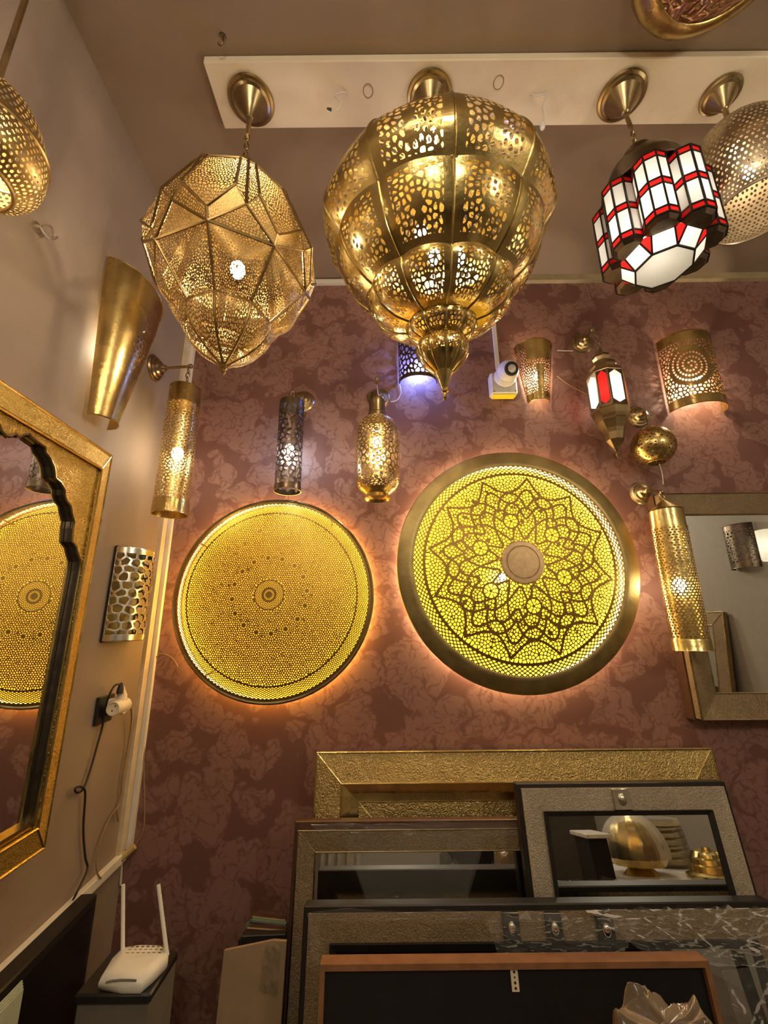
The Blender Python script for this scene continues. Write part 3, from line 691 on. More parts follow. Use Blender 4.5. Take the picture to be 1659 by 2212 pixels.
def disc2():
    R = .503; cx = (at(858, 1240, D - .08)[0] + at(1385, 1240, D - .08)[0]) / 2; cz = (at(1120, 973, D - .08)[2] + at(1120, 1506, D - .08)[2]) / 2
    t = thing('mandala_wall_disc', 'large backlit brass disc with wide plain rim and interlaced petal tracery', 'wall lamp', (cx, D, cz), PI)
    n = 760; X, Z, r = disc_map(n, R, 0, 0); th = np.arctan2(Z, X); g = (n - 1) / 2.04
    cen = []
    for rad, m, of in ((.27, 6, .0), (.27, 6, .5), (.43, 12, .25), (.57, 12, .0), (.57, 12, .5), (.70, 24, .25)):
        for i in range(m): a = 2 * PI * (i + of) / m + .18; cen.append((rad * math.cos(a), rad * math.sin(a)))
    cen = np.array(cen); pts = []
    for c, (cx0, cz0) in enumerate(cen):                # sunflower whorls, each clipped to its own neighbourhood
        for k in range(210):
            rr = .0150 * math.sqrt(k + .2); a = k * 2.39996 + c
            p = (cx0 + rr * math.cos(a), cz0 + rr * math.sin(a)); d = np.hypot(cen[:, 0] - p[0], cen[:, 1] - p[1])
            if d.argmin() == c and .16 < math.hypot(*p) < .76 and rr < .2: pts.append(((p[1] + 1.02) * g, (p[0] + 1.02) * g))
    F1, F2 = voro(n, n, pts, 18); F = 1.28 - (F2 - F1) * .5
    A = th + .18
    def curve(f, w):
        e = 1e-3; ra = f(A); dr_ = (f(A + e) - f(A - e)) / (2 * e)
        return w - np.abs(r - ra) / np.sqrt(1 + (dr_ / np.maximum(r, .05)) ** 2)
    wv = lambda x: np.abs((x / PI) % 2 - 1)              # triangle wave 0..1
    og = lambda w: w + .125 * np.sin(2 * PI * w)
    ribs = [curve(lambda a: .33 + .135 * np.cos(6 * a), .0085), curve(lambda a: .33 - .135 * np.cos(6 * a), .0085),
            curve(lambda a: .50 + .10 * np.cos(6 * a) + .03 * np.cos(18 * a), .0095), curve(lambda a: .50 - .10 * np.cos(6 * a) - .03 * np.cos(18 * a), .0095),
            curve(lambda a: .45 + .29 * og(wv(6 * a)), .0095), curve(lambda a: .45 + .29 * og(wv(6 * a + PI)), .0095)]
    F = np.maximum(F, np.maximum.reduce(ribs) * g)
    for i in range(6):
        a = 2 * PI * (i + .5) / 6 - .18 + .35; d = np.hypot(X - .345 * math.cos(a), Z - .345 * math.sin(a))
        ins = .068 - d; aa = np.arctan2(Z - .345 * math.sin(a), X - .345 * math.cos(a))
        hole = np.minimum(.011 - np.abs(d - .042), np.abs((aa * 8 / (2 * PI)) % 1 - .5) * .05 - .006)
        hole = np.maximum(hole, np.minimum(.008 - np.abs(d - .02), np.abs((aa * 5 / (2 * PI)) % 1 - .5) * .03 - .004))
        F = np.where(ins > 0, -hole * g, F)
    F = np.maximum(F, np.maximum.reduce([.011 - np.abs(r - .775), .175 - r]) * g)
    pq = lambda m, f, w: np.maximum(w - np.abs(((m * th + f * r) / (2 * PI) + .5) % 1 - .5) * 2, w - np.abs(((m * th - f * r) / (2 * PI) + .5) % 1 - .5) * 2)
    F = np.where((r > .786), pq(125, 210, .34) * 3, F)
    F = np.maximum(F, (r - .862) * g); F = np.minimum(F, (.90 - r) * g)
    Y = .085 + .055 * np.clip(1 - (r / .86) ** 2, 0, 1)
    link('pierced_dish', pierced('pierced_dish', F, np.stack([-X * R, Y, Z * R], -1), M['dish']), t)
    MB().lathe([(R * .862, .083), (R * .866, .086), (R * .872, .087), (R * .90, .085), (R * .94, .081), (R * .98, .077), (R * .995, .0745), (R, .071), (R, .060), (R * .99, .058)], 128, axis='y', caps=False).build('rim', solid('brushed_brass_rim', (.36, .27, .11), .42, 1.0, var=.22, scale=14, bump=.06, bscale=90, rvar=.08), t)
    MB().lathe([(R * .172, .139), (R * .170, .143), (R * .166, .1445), (R * .14, .1447), (R * .134, .1447), (R * .130, .1415), (R * .127, .1415), (R * .123, .1447), (R * .10, .1448), (R * .05, .1449), (.0001, .1449)], 64, axis='y').build('hub', solid('hub_brass', (.52, .36, .19), .42, 1.0, var=.12, scale=60), t)
    MB().lathe([(.0001, .006), (R * .88, .006), (R * .90, .001)], 64, axis='y').build('light_panel', M['panelyel'], t)
    MB().tube([(R * .885 * math.cos(a), .034, R * .885 * math.sin(a)) for a in np.linspace(0, 2 * PI, 96, endpoint=False)], .004, 6, True).build('led_strip', M['ledyel'], t)
    MB().tube([(R * .955 * math.cos(a), .016, R * .955 * math.sin(a)) for a in np.linspace(0, 2 * PI, 96, endpoint=False)], .0035, 6, True).build('halo_strip', M['halo'], t)
    for a in (.6, 2.2, 3.8, 5.4):
        MB().tube([(R * .90 * math.cos(a), 0, R * .90 * math.sin(a)), (R * .93 * math.cos(a), .075, R * .93 * math.sin(a))], .004, 6).build('spacer', M['oldbrass'], t)
    bulb(t, (R * .12, .05, -R * .10), .014, 120, (1, .9, .55))
disc1(); disc2()

# ------------------------------------------------------------------ hanging tube lamps on wall brackets
# left: on the beige wall
s0, z0 = lw_px(332, 795); base = LW(s0, z0)
cl = thing('tube_wall_lamp', 'tall brass tube lamp with leafy openwork hanging from a bracket on the beige wall', 'wall lamp', base, A_LEFT)
bracket(cl, None, (0, .150, .012)); pY = LW(s0, 0, .14)[1]
zt, zb = at(392, 840, pY)[2] , at(361, 1112, pY)[2]; zt -= z0; zb -= z0
r = .062; lh = .055
chain(cl, (0, .142, .0), (0, .142, zt + .012))
MB().lathe([(.0001, zt + .012), (.02, zt + .01), (r * .96, zt), (r * .97, zt - .004), (r * .97, zt - .075), (r, zt - .08), (r, zt - .084)], 40, (0, .142, 0)).build('cap', M['brass'], cl)
H, Wd = 320, 260; F = cells(H, Wd, petals(H, Wd, 42), 11, 1.35); F[:4] = 3; F[-4:] = 3
tube_shade(cl, r, zb + .05, zt - .08, F, M['brass'], (0, .142))
MB().lathe([(r, zb + .055), (r * 1.03, zb + .05), (r * 1.03, zb + .004), (r * 1.05, zb), (r * .98, zb)], 40, (0, .142, 0), caps=False).build('foot_band', M['brass'], cl)
bulb(cl, (0, .142, (zt + zb) / 2 - .02), .022, 150)
# dark one on the wallpaper
def tube_lamp(name, label, rose_px, top_px, bot_px, out, r, capmat, mat, F, bst, bcol, caph, foot, conecap=False):
    b = at(*rose_px, D); t = thing(name, label, 'wall lamp', b, PI)
    Yl = D - out; pt, pb = at(*top_px, Yl), at(*bot_px, Yl); lx = -((pt[0] + pb[0]) / 2 - b[0]); zt, zb = pt[2] - b[2], pb[2] - b[2]
    e = (lx, out, zt + .05 + (.03 if conecap else 0)); bracket(t, None, e)
    chain(t, (lx, out, e[2] - .008), (lx, out, zt + (.045 if conecap else .012)))
    if conecap: MB().lathe([(.004, zt + .055), (.006, zt + .045), (r * .9, zt + .004), (r, zt)], 40, (lx, out, 0)).build('cone_top', capmat, t)
    MB().lathe([(.0001, zt + .014), (.012, zt + .012), (r * .7, zt + .006), (r * .8, zt), (r * .97, zt - .003), (r * .97, zt - caph), (r * 1.01, zt - caph - .003), (r * 1.01, zt - caph - .008)], 40, (lx, out, 0)).build('cap', capmat, t)
    tube_shade(t, r, zb + foot, zt - caph, F, mat, (lx, out))
    MB().lathe([(r * 1.0, zb + foot + .003), (r * 1.03, zb + foot - .003), (r * 1.03, zb + .004), (r * 1.06, zb), (r * .97, zb)], 40, (lx, out, 0), caps=False).build('foot_band', capmat, t)
    bulb(t, (lx, out, zt * .45 + zb * .55), .021, bst, bcol); return t
H, Wd = 220, 220; F = cells(H, Wd, jitter_pts(H, Wd, 16, .34, True), 16, 2.0); F[:4] = 3; F[-4:] = 3
tube_lamp('tube_wall_lamp', 'small dark bronze tube lamp with cold bluish light inside, hanging above the amber disc', (655, 868), (632, 868), (620, 1062), .13, .055, M['dark'], M['dark'], F, 190, (.50, .72, 1.0), .022, .022)
H, Wd = 330, 250; F1, F2 = voro(H, Wd, jitter_pts(H, Wd, 9, .1, True), 18); F = F1 - 2.9; F[:4] = 3; F[-4:] = 3
tube_lamp('tube_wall_lamp', 'tall gold tube lamp of beaded dots hanging before the mirror on the right wallpaper', (1385, 1066), (1436, 1103), (1497, 1405), .14, .064, M['gold'], M['gold'], F, 170, (1, .86, .6), .072, .04, True)
# bottle lamp
b = at(818, 862, D); out = .14; Yl = D - out
bt = thing('bottle_lamp', 'bottle shaped brass lamp pierced with daisies, hanging between the two glowing discs', 'wall lamp', b, PI)
P = lambda x, y: at(x, y, Yl); lx = -(P(815, 980)[0] - b[0]); zz = lambda y: P(815, y)[2] - b[2]
rb = (P(862, 980)[0] - P(766, 980)[0]) / 2
bracket(bt, None, (lx, out, zz(822) + .01)); chain(bt, (lx, out, zz(822)), (lx, out, zz(842)))
MB().lathe([(.003, zz(838)), (.006, zz(850)), (.010, zz(860)), (.034, zz(863)), (.038, zz(868)), (.036, zz(872)), (.036, zz(893)), (.040, zz(895)), (.040, zz(903)), (.048, zz(904))], 36, (lx, out, 0)).build('neck', M['oldbrass'], bt)
H, Wd = 280, 300; F = cells(H, Wd, petals(H, Wd, 46), 12, 1.5); F[:5] = 3; F[-28:] = 3
pr = np.array(sp2([(.045, zz(903)), (rb * .80, zz(915)), (rb * .97, zz(940)), (rb, zz(975)), (rb * .99, zz(1030)), (rb * .9, zz(1052)), (rb * .58, zz(1067))], 8)); tt = np.linspace(0, 1, len(pr))
v = np.linspace(0, 1, H); rr = np.interp(v, tt, pr[:, 0]); z_ = np.interp(v, tt, pr[:, 1]); a = np.linspace(0, 2 * PI, Wd)
link('pierced_shade', pierced('pierced_shade', F, np.stack([lx + rr[:, None] * np.cos(a), out + rr[:, None] * np.sin(a), np.broadcast_to(z_[:, None], (H, Wd))], -1), M['brass']), bt)
MB().lathe([(rb * .58, zz(1066)), (rb * .52, zz(1070)), (rb * .60, zz(1078)), (rb * .57, zz(1078)), (rb * .5, zz(1072)), (.0001, zz(1070))], 36, (lx, out, 0)).build('foot', M['brass'], bt)
bulb(bt, (lx, out, zz(955)), .020, 130, (1, .9, .68))

# ------------------------------------------------------------------ half-round sconces
def half_sconce(name, label, loc, rz, ztop, zbot, r_top, r_bot, F, mat, bst, bcol, flat=.9, bz=.5, a_lo=.0, arch=0.0, rim=True, dx=0.0, plate=True):
    t = thing(name, label, 'wall lamp', loc, rz)
    H, Wd = F.shape; v = np.linspace(0, 1, H); a = np.linspace(a_lo, PI - a_lo, Wd)
    rr = r_top + (r_bot - r_top) * v; z = ztop + (zbot - ztop) * v
    P = np.stack([rr[:, None] * np.cos(a)[None] + dx * v[:, None], rr[:, None] * flat * np.sin(a)[None] + .006, np.broadcast_to(z[:, None], (H, Wd))], -1)
    o = link('pierced_shade', pierced('pierced_shade', F, P, mat), t)
    if rim:
        for q in (0, -1): MB().tube(P[q][::max(1, Wd // 30)], .0022, 5).build('rim', mat, o)
        for q in (0, -1): MB().tube([P[0, q], P[-1, q]], .0022, 5).build('side_rail', mat, o)
    if bst: bulb(t, (dx * bz, min(r_top, r_bot) * .45, ztop + (zbot - ztop) * bz), .018, bst, bcol)
    return t
def frame_edge(F, top, bot, side=2):
    F[:top] = 3; F[-bot:] = 3; F[:, :side] = 3; F[:, -side:] = 3; return F
# blue-lit one behind the big lantern
ca = at(903, 830, D); ct = at(903, 700, D); rs = (at(945, 830, D - .05)[0] - at(862, 830, D - .05)[0]) / 2
F = frame_edge(cells(170, 190, jitter_pts(170, 190, 15, .34), 15, 2.4), 5, 10)
half_sconce('half_round_sconce', 'half round sconce lit cold blue, mostly hidden behind the tip of the big lantern', (ca[0], D, 0), PI, ct[2], ca[2], rs, rs, F, M['dark'], 620, (.13, .24, 1.0), .8, .8)
# cone sconce
ca = at(1166, 868, D - .02); ct = at(1166, 750, D - .02)
F = frame_edge(cells(180, 170, jitter_pts(180, 170, 8.5, .3), 8.5, 1.55), 22, 16)
ii, jj = np.mgrid[0:180, 0:170]; F[(ii < 60) & (np.abs(jj - 85) < 40)] = 2; F = np.where((ii > 75) & (np.abs(jj - 85) < 14), np.maximum(F, .6), F); F[160:] = 2
half_sconce('cone_sconce', 'pierced brass sconce narrowing downwards, beside the white security camera', (ca[0], D, 0), PI, ct[2], ca[2], (at(1204, 760, D - .03)[0] - at(1122, 760, D - .03)[0]) / 2, (at(1190, 870, D - .03)[0] - at(1143, 870, D - .03)[0]) / 2, F, M['brass'], 380, (1, .85, .62), .9, .55)
# right one with a spiral
ca = at(1500, 888, D - .02); ct = at(1484, 738, D - .02); rt = (at(1540, 760, D - .03)[0] - at(1430, 760, D - .03)[0]) / 2
H, Wd = 190, 220; F = frame_edge(cells(H, Wd, jitter_pts(H, Wd, 10, .34), 10, 1.6), 26, 22)
ii, jj = np.mgrid[0:H, 0:Wd]; rr = np.hypot(jj - 78, ii - 92); sp_, t_ = [], 1.5
while 1.9 * t_ < 44: sp_.append((92 + 1.9 * t_ * math.sin(t_), 78 + 1.9 * t_ * math.cos(t_))); t_ += 7.4 / (1.9 * t_)
F1, F2 = voro(H, Wd, sp_, 14); F = np.where(rr < 47, F1 - 2.7, F); F = np.where((rr >= 47) & (rr < 53), 2, F); F[26:30] = -1 * (np.sin(jj[26:30] * .9) > 0) + .5
half_sconce('half_round_sconce', 'half round brass sconce with leaf openings and a dotted spiral, high on the right wallpaper', ((ca[0] + ct[0]) / 2, D, 0), PI, ct[2], ca[2], rt, rt * 1.02, F, M['brass'], 460, (1, .84, .62), .85, .62)
# honeycomb one on the beige wall
zt, zb = 1.925, 1.607; sc_ = .262
F = frame_edge(cells(240, 170, jitter_pts(240, 170, 23, .2), 23, 2.3), 16, 16, 4)
hc = half_sconce('honeycomb_sconce', 'silvery half round sconce of open honeycomb cells on the beige wall', LW(sc_, 0), A_LEFT, zt, zb, .092, .092, F, M['nickel'], 0, None, .85)
so = hc.children[0].modifiers.new('thickness', 'SOLIDIFY'); so.thickness = .003
MB().box((0, .006, (zt + zb) / 2), (.19, .012, zt - zb + .01), .003).build('back_plate', M['black'], hc)
# plain cone sconce on the beige wall
zt, zb = 2.80, 2.29; H, Wd = 170, 150; ii, jj = np.mgrid[0:H, 0:Wd]
F = np.full((H, Wd), 3.0); dia = 1 - np.abs(ii - 78) / 32 - np.abs(jj - 80) / 17
C_ = cells(H, Wd, jitter_pts(H, Wd, 6.5, .3), 6.5, .9); F = np.where(dia > .06, C_, F)
v = np.linspace(0, 1, H); prof = np.array(sp2([(.117, 0), (.100, .33), (.076, .66), (.054, 1)], 10))
cs = thing('cone_sconce', 'tall plain brass cone sconce with one pierced diamond, high on the beige wall', 'wall lamp', LW(.556, 0), A_LEFT)
rr = np.interp(v, np.linspace(0, 1, len(prof)), prof[:, 0]); a = np.linspace(-.15, PI + .15, Wd)
tilt = .06 * (np.linspace(-1, 1, Wd))[None] * (1 - v)[:, None]
P = np.stack([rr[:, None] * np.cos(PI - a)[None], rr[:, None] * .95 * np.sin(a)[None] + .025, (zt + (zb - zt) * v)[:, None] + tilt], -1)
P[..., 0] += .03 * v[:, None]
cs_shade = link('shade', pierced('shade', F, P, M['brass']), cs)
for q in (0, -1): MB().tube(P[q][::5], .0025, 5).build('rim', M['brass'], cs)
bulb(cs, (.02, .035, 2.55), .018, 120, (1, .86, .62))

# ------------------------------------------------------------------ hexagonal glass lantern
b = at(1257, 742, D); out = .12; Yl = D - out; P = lambda x, y: at(x, y, Yl)
hx = thing('pointed_lantern', 'slim pointed brass lantern with frosted and red glass sides, near the security camera', 'wall lamp', b, PI)
lx = -(P(1310, 840)[0] - b[0]); z = lambda y: P(1310, y)[2] - b[2]; z_of = z
bracket(hx, None, (lx + .02, out, z(712)))
chain(hx, (lx + .01, out, z(716)), (lx, out, z(752)))
rx = (P(1347, 840)[0] - P(1270, 840)[0]) / 2
ang0 = PI / 2 + math.radians(17) + .12 + PI / 4
def hexl(prof, name, mat): MB().lathe([(r_, z_) for r_, z_ in prof], 8, (lx, out, 0), a0=ang0 + .1, a1=ang0 + .1 + 2 * PI).build(name, mat, hx, smooth=False)
hexl([(.003, z(750)), (.010, z(758)), (.014, z(766)), (rx * .45, z(770)), (rx * .5, z(776)), (rx * .42, z(782)), (rx * .72, z(790)), (rx * .76, z(797)), (rx * .7, z(800)), (rx * .97, z(810)), (rx, z(814))], 'roof', M['oldbrass'])
hexl([(rx * .98, z(888)), (rx * 1.02, z(892)), (rx * .9, z(904)), (rx * .82, z(910)), (rx * .84, z(914)), (rx * .6, z(930)), (rx * .52, z(938)), (rx * .44, z(952)), (rx * .2, z(966)), (.006, z(976)), (.008, z(980)), (.0001, z(990))], 'pointed_base', M['oldbrass'])
for k in range(8):
    a0 = ang0 + (k // 2) * PI / 2 + (0 if k % 2 == 0 else math.radians(56)); a1 = ang0 + (k // 2) * PI / 2 + math.radians(56 if k % 2 == 0 else 90)
    A_, B_ = np.array([lx + rx * .96 * math.cos(a0), out + rx * .96 * math.sin(a0), 0]), np.array([lx + rx * .96 * math.cos(a1), out + rx * .96 * math.sin(a1), 0])
    def pp(u, zz): q = A_ * (1 - u) + B_ * u; return (q[0], q[1], zz)
    zt, zb = z(815), z(888); zh = zt - zb
    mt = M['gwhite'] if k % 2 == 0 else M['gred']
    out_poly = [(.12, zb + .14 * zh), (.5, zb + .04 * zh), (.88, zb + .14 * zh), (.88, zt - .14 * zh), (.5, zt - .02 * zh), (.12, zt - .14 * zh)]
    MB().add([pp(u, q) for u, q in out_poly], [tuple(range(6))]).build('pane', mt, hx, smooth=False)
    fr = MB(); o1 = [pp(u, q) for u, q in out_poly]; o2 = [pp(0, zb), pp(.5, zb), pp(1, zb), pp(1, zt), pp(.5, zt), pp(0, zt)]
    fr.add(o1 + o2, [(i, (i + 1) % 6, 6 + (i + 1) % 6, 6 + i) for i in range(6)]); fr.build('side_frame', M['dark'], hx, smooth=False)
    MB().tube([pp(0, zb), pp(0, zt)], .003, 5).build('corner_post', M['oldbrass'], hx)
bulb(hx, (lx, out, z(855)), .018, 62, (1, .95, .86))

# ------------------------------------------------------------------ globe lamp
b = at(1377, 901, D); out = .11; Yl = D - out; P = lambda x, y: at(x, y, Yl)
gb = thing('globe_lamp', 'small unlit brass globe lamp pierced with dots, on a bracket above the right mirror', 'wall lamp', b, PI)
lx = -(P(1411, 965)[0] - b[0]); z = lambda y: P(1411, y)[2] - b[2]; rg = (P(1455, 965)[0] - P(1368, 965)[0]) / 2
link('wall_rose', me_rose, gb)
MB().tube([(0, .045, 0), (lx, out, z(898))], .006, 10).build('arm', M['oldbrass'], gb)
MB().tube([(lx, out, z(896)), (lx, out, z(930))], .006, 10).build('drop_rod', M['oldbrass'], gb)
H, Wd = 130, 240; F1, F2 = voro(H, Wd, jitter_pts(H, Wd, 11, .32, True), 18); F = F1 - 2.1; F[:12] = 3; F[-8:] = 3
v = np.linspace(.10, .86, H) * PI; a = np.linspace(0, 2 * PI, Wd); zc0 = (z(928) + z(1000)) / 2; hh = (z(926) - z(1002)) / 2 * 1.05
link('pierced_shade', pierced('pierced_shade', F, np.stack([lx + rg * np.sin(v)[:, None] * np.cos(a), out + rg * np.sin(v)[:, None] * np.sin(a), np.broadcast_to((zc0 + hh * np.cos(v))[:, None], (H, Wd))], -1), M['brass']), gb)
MB().lathe([(.02, zc0 + hh * 1.03), (rg * .34, zc0 + hh * .955), (rg * .30, zc0 + hh * .9)], 24, (lx, out, 0)).build('top_cap', M['brass'], gb)
MB().tube([(lx + rg * .43 * math.cos(t), out + rg * .43 * math.sin(t), zc0 - hh * .9) for t in np.linspace(0, 2 * PI, 28, endpoint=False)], .0022, 5, True).build('rim', M['brass'], gb)

# ------------------------------------------------------------------ security camera and trunking
b = at(1082, 835, D)
sc = thing('security_camera', 'white dome security camera on a junction box with a yellow sticker below', 'camera', b, PI)
w = at(1110, 840, D - .05)[0] - at(1053, 840, D - .05)[0]
MB().box((0, .026, -.012), (w, .052, w * .92), .007).build('junction_box', M['white'], sc)
MB().box((0, .026, -.012 - w * .46 - .0008), (w * .86, .044, .0016)).build('sticker', M['yellow'], sc, label='yellow sticker under the box')
MB().lathe([(.0001, .05), (.052, .05), (.052, .062), (.046, .07), (.040, .078), (.0001, .08)], 32, (-.006, 0, .016), axis='y').build('collar', M['white'], sc)
MB().ball((-.012, .088, .026), .050, 28).build('eyeball', M['white'], sc)
ld = Vector((-.10, .93, -.30)).normalized(); lq = Vector((0, 1, 0)).rotation_difference(ld).to_euler(); lp_ = Vector((-.012, .088, .026)) + ld * .042
MB().lathe([(.0001, .004), (.030, .004), (.033, .001), (.033, -.012)], 32, axis='y').build('lens_face', M['plasticb'], sc, lp_, lq, label='black lens face')
MB().box((0, 0, 0), (.024, .004, .016), .001).build('lens', M['mirror'], sc, lp_ + ld * .005, lq)
for dx in (-.4, .4):
    for dz in (-.4, .4): MB().lathe([(.0001, 0), (.004, 0), (.004, -.003)], 10, axis='y').build('screw', M['nickel'], sc, (dx * w, .054, -.012 + dz * w * .92))
zt_, zb_ = at(1067, 600, D)[2], at(1075, 800, D)[2]
MB().box((at(1071, 760, D)[0], D - .006, (zt_ + zb_) / 2), (.020, .012, zt_ - zb_), .002).build('cable_trunking', M['trimw'])
tag(bpy.data.objects['cable_trunking'], 'narrow white vertical trunking running down to the security camera', 'trunking')

# ------------------------------------------------------------------ frames for mirrors
def mitred(parent, x0, x1, z0, z1, wdt, y_out, y_in, mat, name='frame_rail', bead=None, lip=.004):
    """four mitred rails between an outer and an inner rectangle, sloping from y_out to y_in"""
    O = [(x0, z0), (x1, z0), (x1, z1), (x0, z1)]; I = [(x0 + wdt, z0 + wdt), (x1 - wdt, z0 + wdt), (x1 - wdt, z1 - wdt), (x0 + wdt, z1 - wdt)]
    rails = []
    for i in range(4):
        j = (i + 1) % 4; a, b_, c, d = O[i], O[j], I[j], I[i]
        V = [(a[0], y_out, a[1]), (b_[0], y_out, b_[1]), (c[0], y_in, c[1]), (d[0], y_in, d[1]),
             (a[0], 0, a[1]), (b_[0], 0, b_[1]), (c[0], 0, c[1]), (d[0], 0, d[1])]
        ra = MB().add(V, [(3, 2, 1, 0), (4, 5, 6, 7), (0, 1, 5, 4), (2, 3, 7, 6), (1, 2, 6, 5), (3, 0, 4, 7)]).build(name, mat, parent, smooth=False); rails.append(ra)
    if bead:
        for R_, y in ((O, y_out), (I, y_in)):
            for i in range(4):
                a, b_ = R_[i], R_[(i + 1) % 4]
                MB().tube([(a[0], y, a[1]), (b_[0], y, b_[1])], lip, 6).build('bead', bead, rails[i])
        for i in range(4):
            MB().tube([(O[i][0], y_out, O[i][1]), (I[i][0], y_in, I[i][1])], lip * .6, 5).build('mitre_bead', bead, rails[i])

# arched mirror on the left wall
am = thing('arched_mirror', 'huge embossed gold mirror with a scalloped arch opening, hung on the beige wall', 'mirror', LW(0, 0), A_LEFT)
sx0, sx1, sz0, sz1 = .553, 1.353, 1.108, 2.185
MB().box(((sx0 + sx1) / 2, .008, (sz0 + sz1) / 2), (sx1 - sx0 - .01, .016, sz1 - sz0 - .01)).build('backing', M['wood'], am)
mitred(am, sx0, sx1, sz0, sz1, .070, .060, .082, M['emb'], bead=M['brass'])
half = [(.953, 2.068), (.940, 2.073), (.93, 2.083), (.918, 2.078), (.907, 2.092), (.893, 2.10), (.885, 2.095), (.861, 2.092), (.840, 2.090), (.834, 2.078), (.817, 2.071), (.797, 2.052), (.786, 2.027), (.765, 2.022), (.745, 2.008), (.741, 1.994), (.732, 1.982), (.712, 1.972), (.703, 1.955), (.687, 1.934), (.686, 1.915), (.680, 1.879), (.660, 1.868), (.651, 1.854), (.632, 1.83), (.629, 1.805)]
cs_ = .953; full_arch = [(2 * cs_ - x, z) for x, z in half[::-1]] + half[1:]
# spandrel sheet cut by the arch
n1, n2 = 220, 170; zz_, ss_ = np.mgrid[0:n1, 0:n2]; zz_ = 2.112 - zz_ / (n1 - 1) * (2.112 - 1.80); ss_ = sx0 + .072 + ss_ / (n2 - 1) * (sx1 - sx0 - .144)
ax_, az_ = np.array(full_arch).T; o_ = np.argsort(ax_); zb_ = np.interp(ss_, ax_[o_], az_[o_])
F = np.minimum((zz_ - zb_) * 300, 9.0)
link('spandrel', pierced('spandrel', F, np.stack([ss_, np.full_like(ss_, .074), zz_], -1), M['emb']), am)
jb = MB(); path = [(sx1 - .076, 1.80)] + full_arch + [(sx0 + .076, 1.80)]
path = [(2 * cs_ - .628, 1.19)] + full_arch + [(.628, 1.19)]
jb.add([(x, .074, z) for x, z in path] + [(x, .058, z) for x, z in path], [(i, i + 1, len(path) + i + 1, len(path) + i) for i in range(len(path) - 1)])
jb.build('jamb', M['dark'], am, smooth=False, label='dark inner edge of the arch')
MB().tube([(x, .075, z) for x, z in path], .003, 5).build('arch_bead', M['brass'], am)
MB().tube([(x, .066, z) for x, z in path], .0014, 5).build('jamb_line', M['black'], am)
MB().box((cs_, .0575, (1.18 + 2.11) / 2), (.65, .002, .94)).build('mirror_glass', M['mirror'], am, smooth=False)
MB().box((cs_, .066, 1.190), (.65, .018, .012)).build('sill', M['brass'], am)

# framed mirror on the right wallpaper
def wx(x, y, o): return at(x, y, D - o)
o1 = .085; x0 = (wx(1425, 1075, o1)[0] + wx(1510, 1545, o1)[0]) / 2 + .005; zT = wx(1500, 1066, o1)[2]; zB = wx(1560, 1555, o1)[2]
Wm, Hm = .86, zT - zB
rm = thing('square_mirror', 'mirror in a mottled brown metal frame hung on the right wallpaper behind the tube lamp', 'mirror', (x0 + Wm, D, zB), PI)
MB().box((Wm / 2, .026, Hm / 2), (Wm + .014, .052, Hm + .014)).build('case', M['wood'], rm)
mitred(rm, 0, Wm, 0, Hm, .088, .085, .060, M['embb'], bead=M['oldbrass'], lip=.003)
MB().box((Wm / 2, .054, Hm / 2), (Wm - .165, .003, Hm - .165)).build('mirror_glass', M['mirror'], rm, smooth=False)

# ------------------------------------------------------------------ the stack of mirrors leaning on the back wall
AL = math.radians(9); UPV = np.array([0, math.sin(AL), math.cos(AL)]); NV = np.array([0, -math.cos(AL), math.sin(AL)])
class Lean:
    """a board leaning on the wall; front face passes through the pixel of its top edge at a given distance from the wall"""
    def __init__(s, name, label, tl, tr, o_top, thick, cat='mirror', xpad=(0, 0)):
        a, b_ = at(*tl, D - o_top), at(*tr, D - o_top); s.x0, s.x1 = a[0] - xpad[0], b_[0] + xpad[1]; s.P = (a + b_) / 2
        s.L = s.P[2] / math.cos(AL); s.W = s.x1 - s.x0; s.t = thick
        base = s.P - UPV * s.L - NV * thick
        s.o = thing(name, label, cat, (s.x1, base[1], base[2] + thick * math.sin(AL) * 0), PI, rx=AL); s.base = base; s.top = s.L
    def px(s, x, y):
        q = on_plane(x, y, s.P, NV); return s.x1 - q[0], float((q - (s.P - UPV * s.L)) @ UPV)
def lines_panel(L, a, b, z0, z1, y): pass

LA = Lean('gold_mirror', 'wide mirror with an embossed gold frame, rearmost and topmost of the leaning stack', (685, 1624), (1535, 1620), .07, .045)
w1 = LA.top - LA.px(1100, 1688)[1]
MB().box((LA.W / 2, .012, LA.L / 2), (LA.W - .006, .024, LA.L - .006)).build('case', M['wood'], LA.o)
mitred(LA.o, 0, LA.W, 0, LA.L, w1, .046, .062, M['embg'], bead=M['gold'], lip=.004)
w2 = LA.top - LA.px(1000, 1712)[1]; w3 = LA.top - LA.px(1000, 1731)[1]
mitred(LA.o, w1, LA.W - w1, w1, LA.L - w1, w2 - w1, .058, .042, M['gold'], 'step_rail')
mitred(LA.o, w2, LA.W - w2, w2, LA.L - w2, w3 - w2, .042, .038, M['gold'], 'step_rail')
mitred(LA.o, w3, LA.W - w3, w3, LA.L - w3, .075, .036, .030, M['embg'], 'inner_rail', bead=M['gold'], lip=.0025)
MB().box((LA.W / 2, .026, LA.L / 2), (LA.W - 2 * w3 - .14, .003, LA.L - 2 * w3 - .14)).build('mirror_glass', M['mirror'], LA.o, smooth=False)

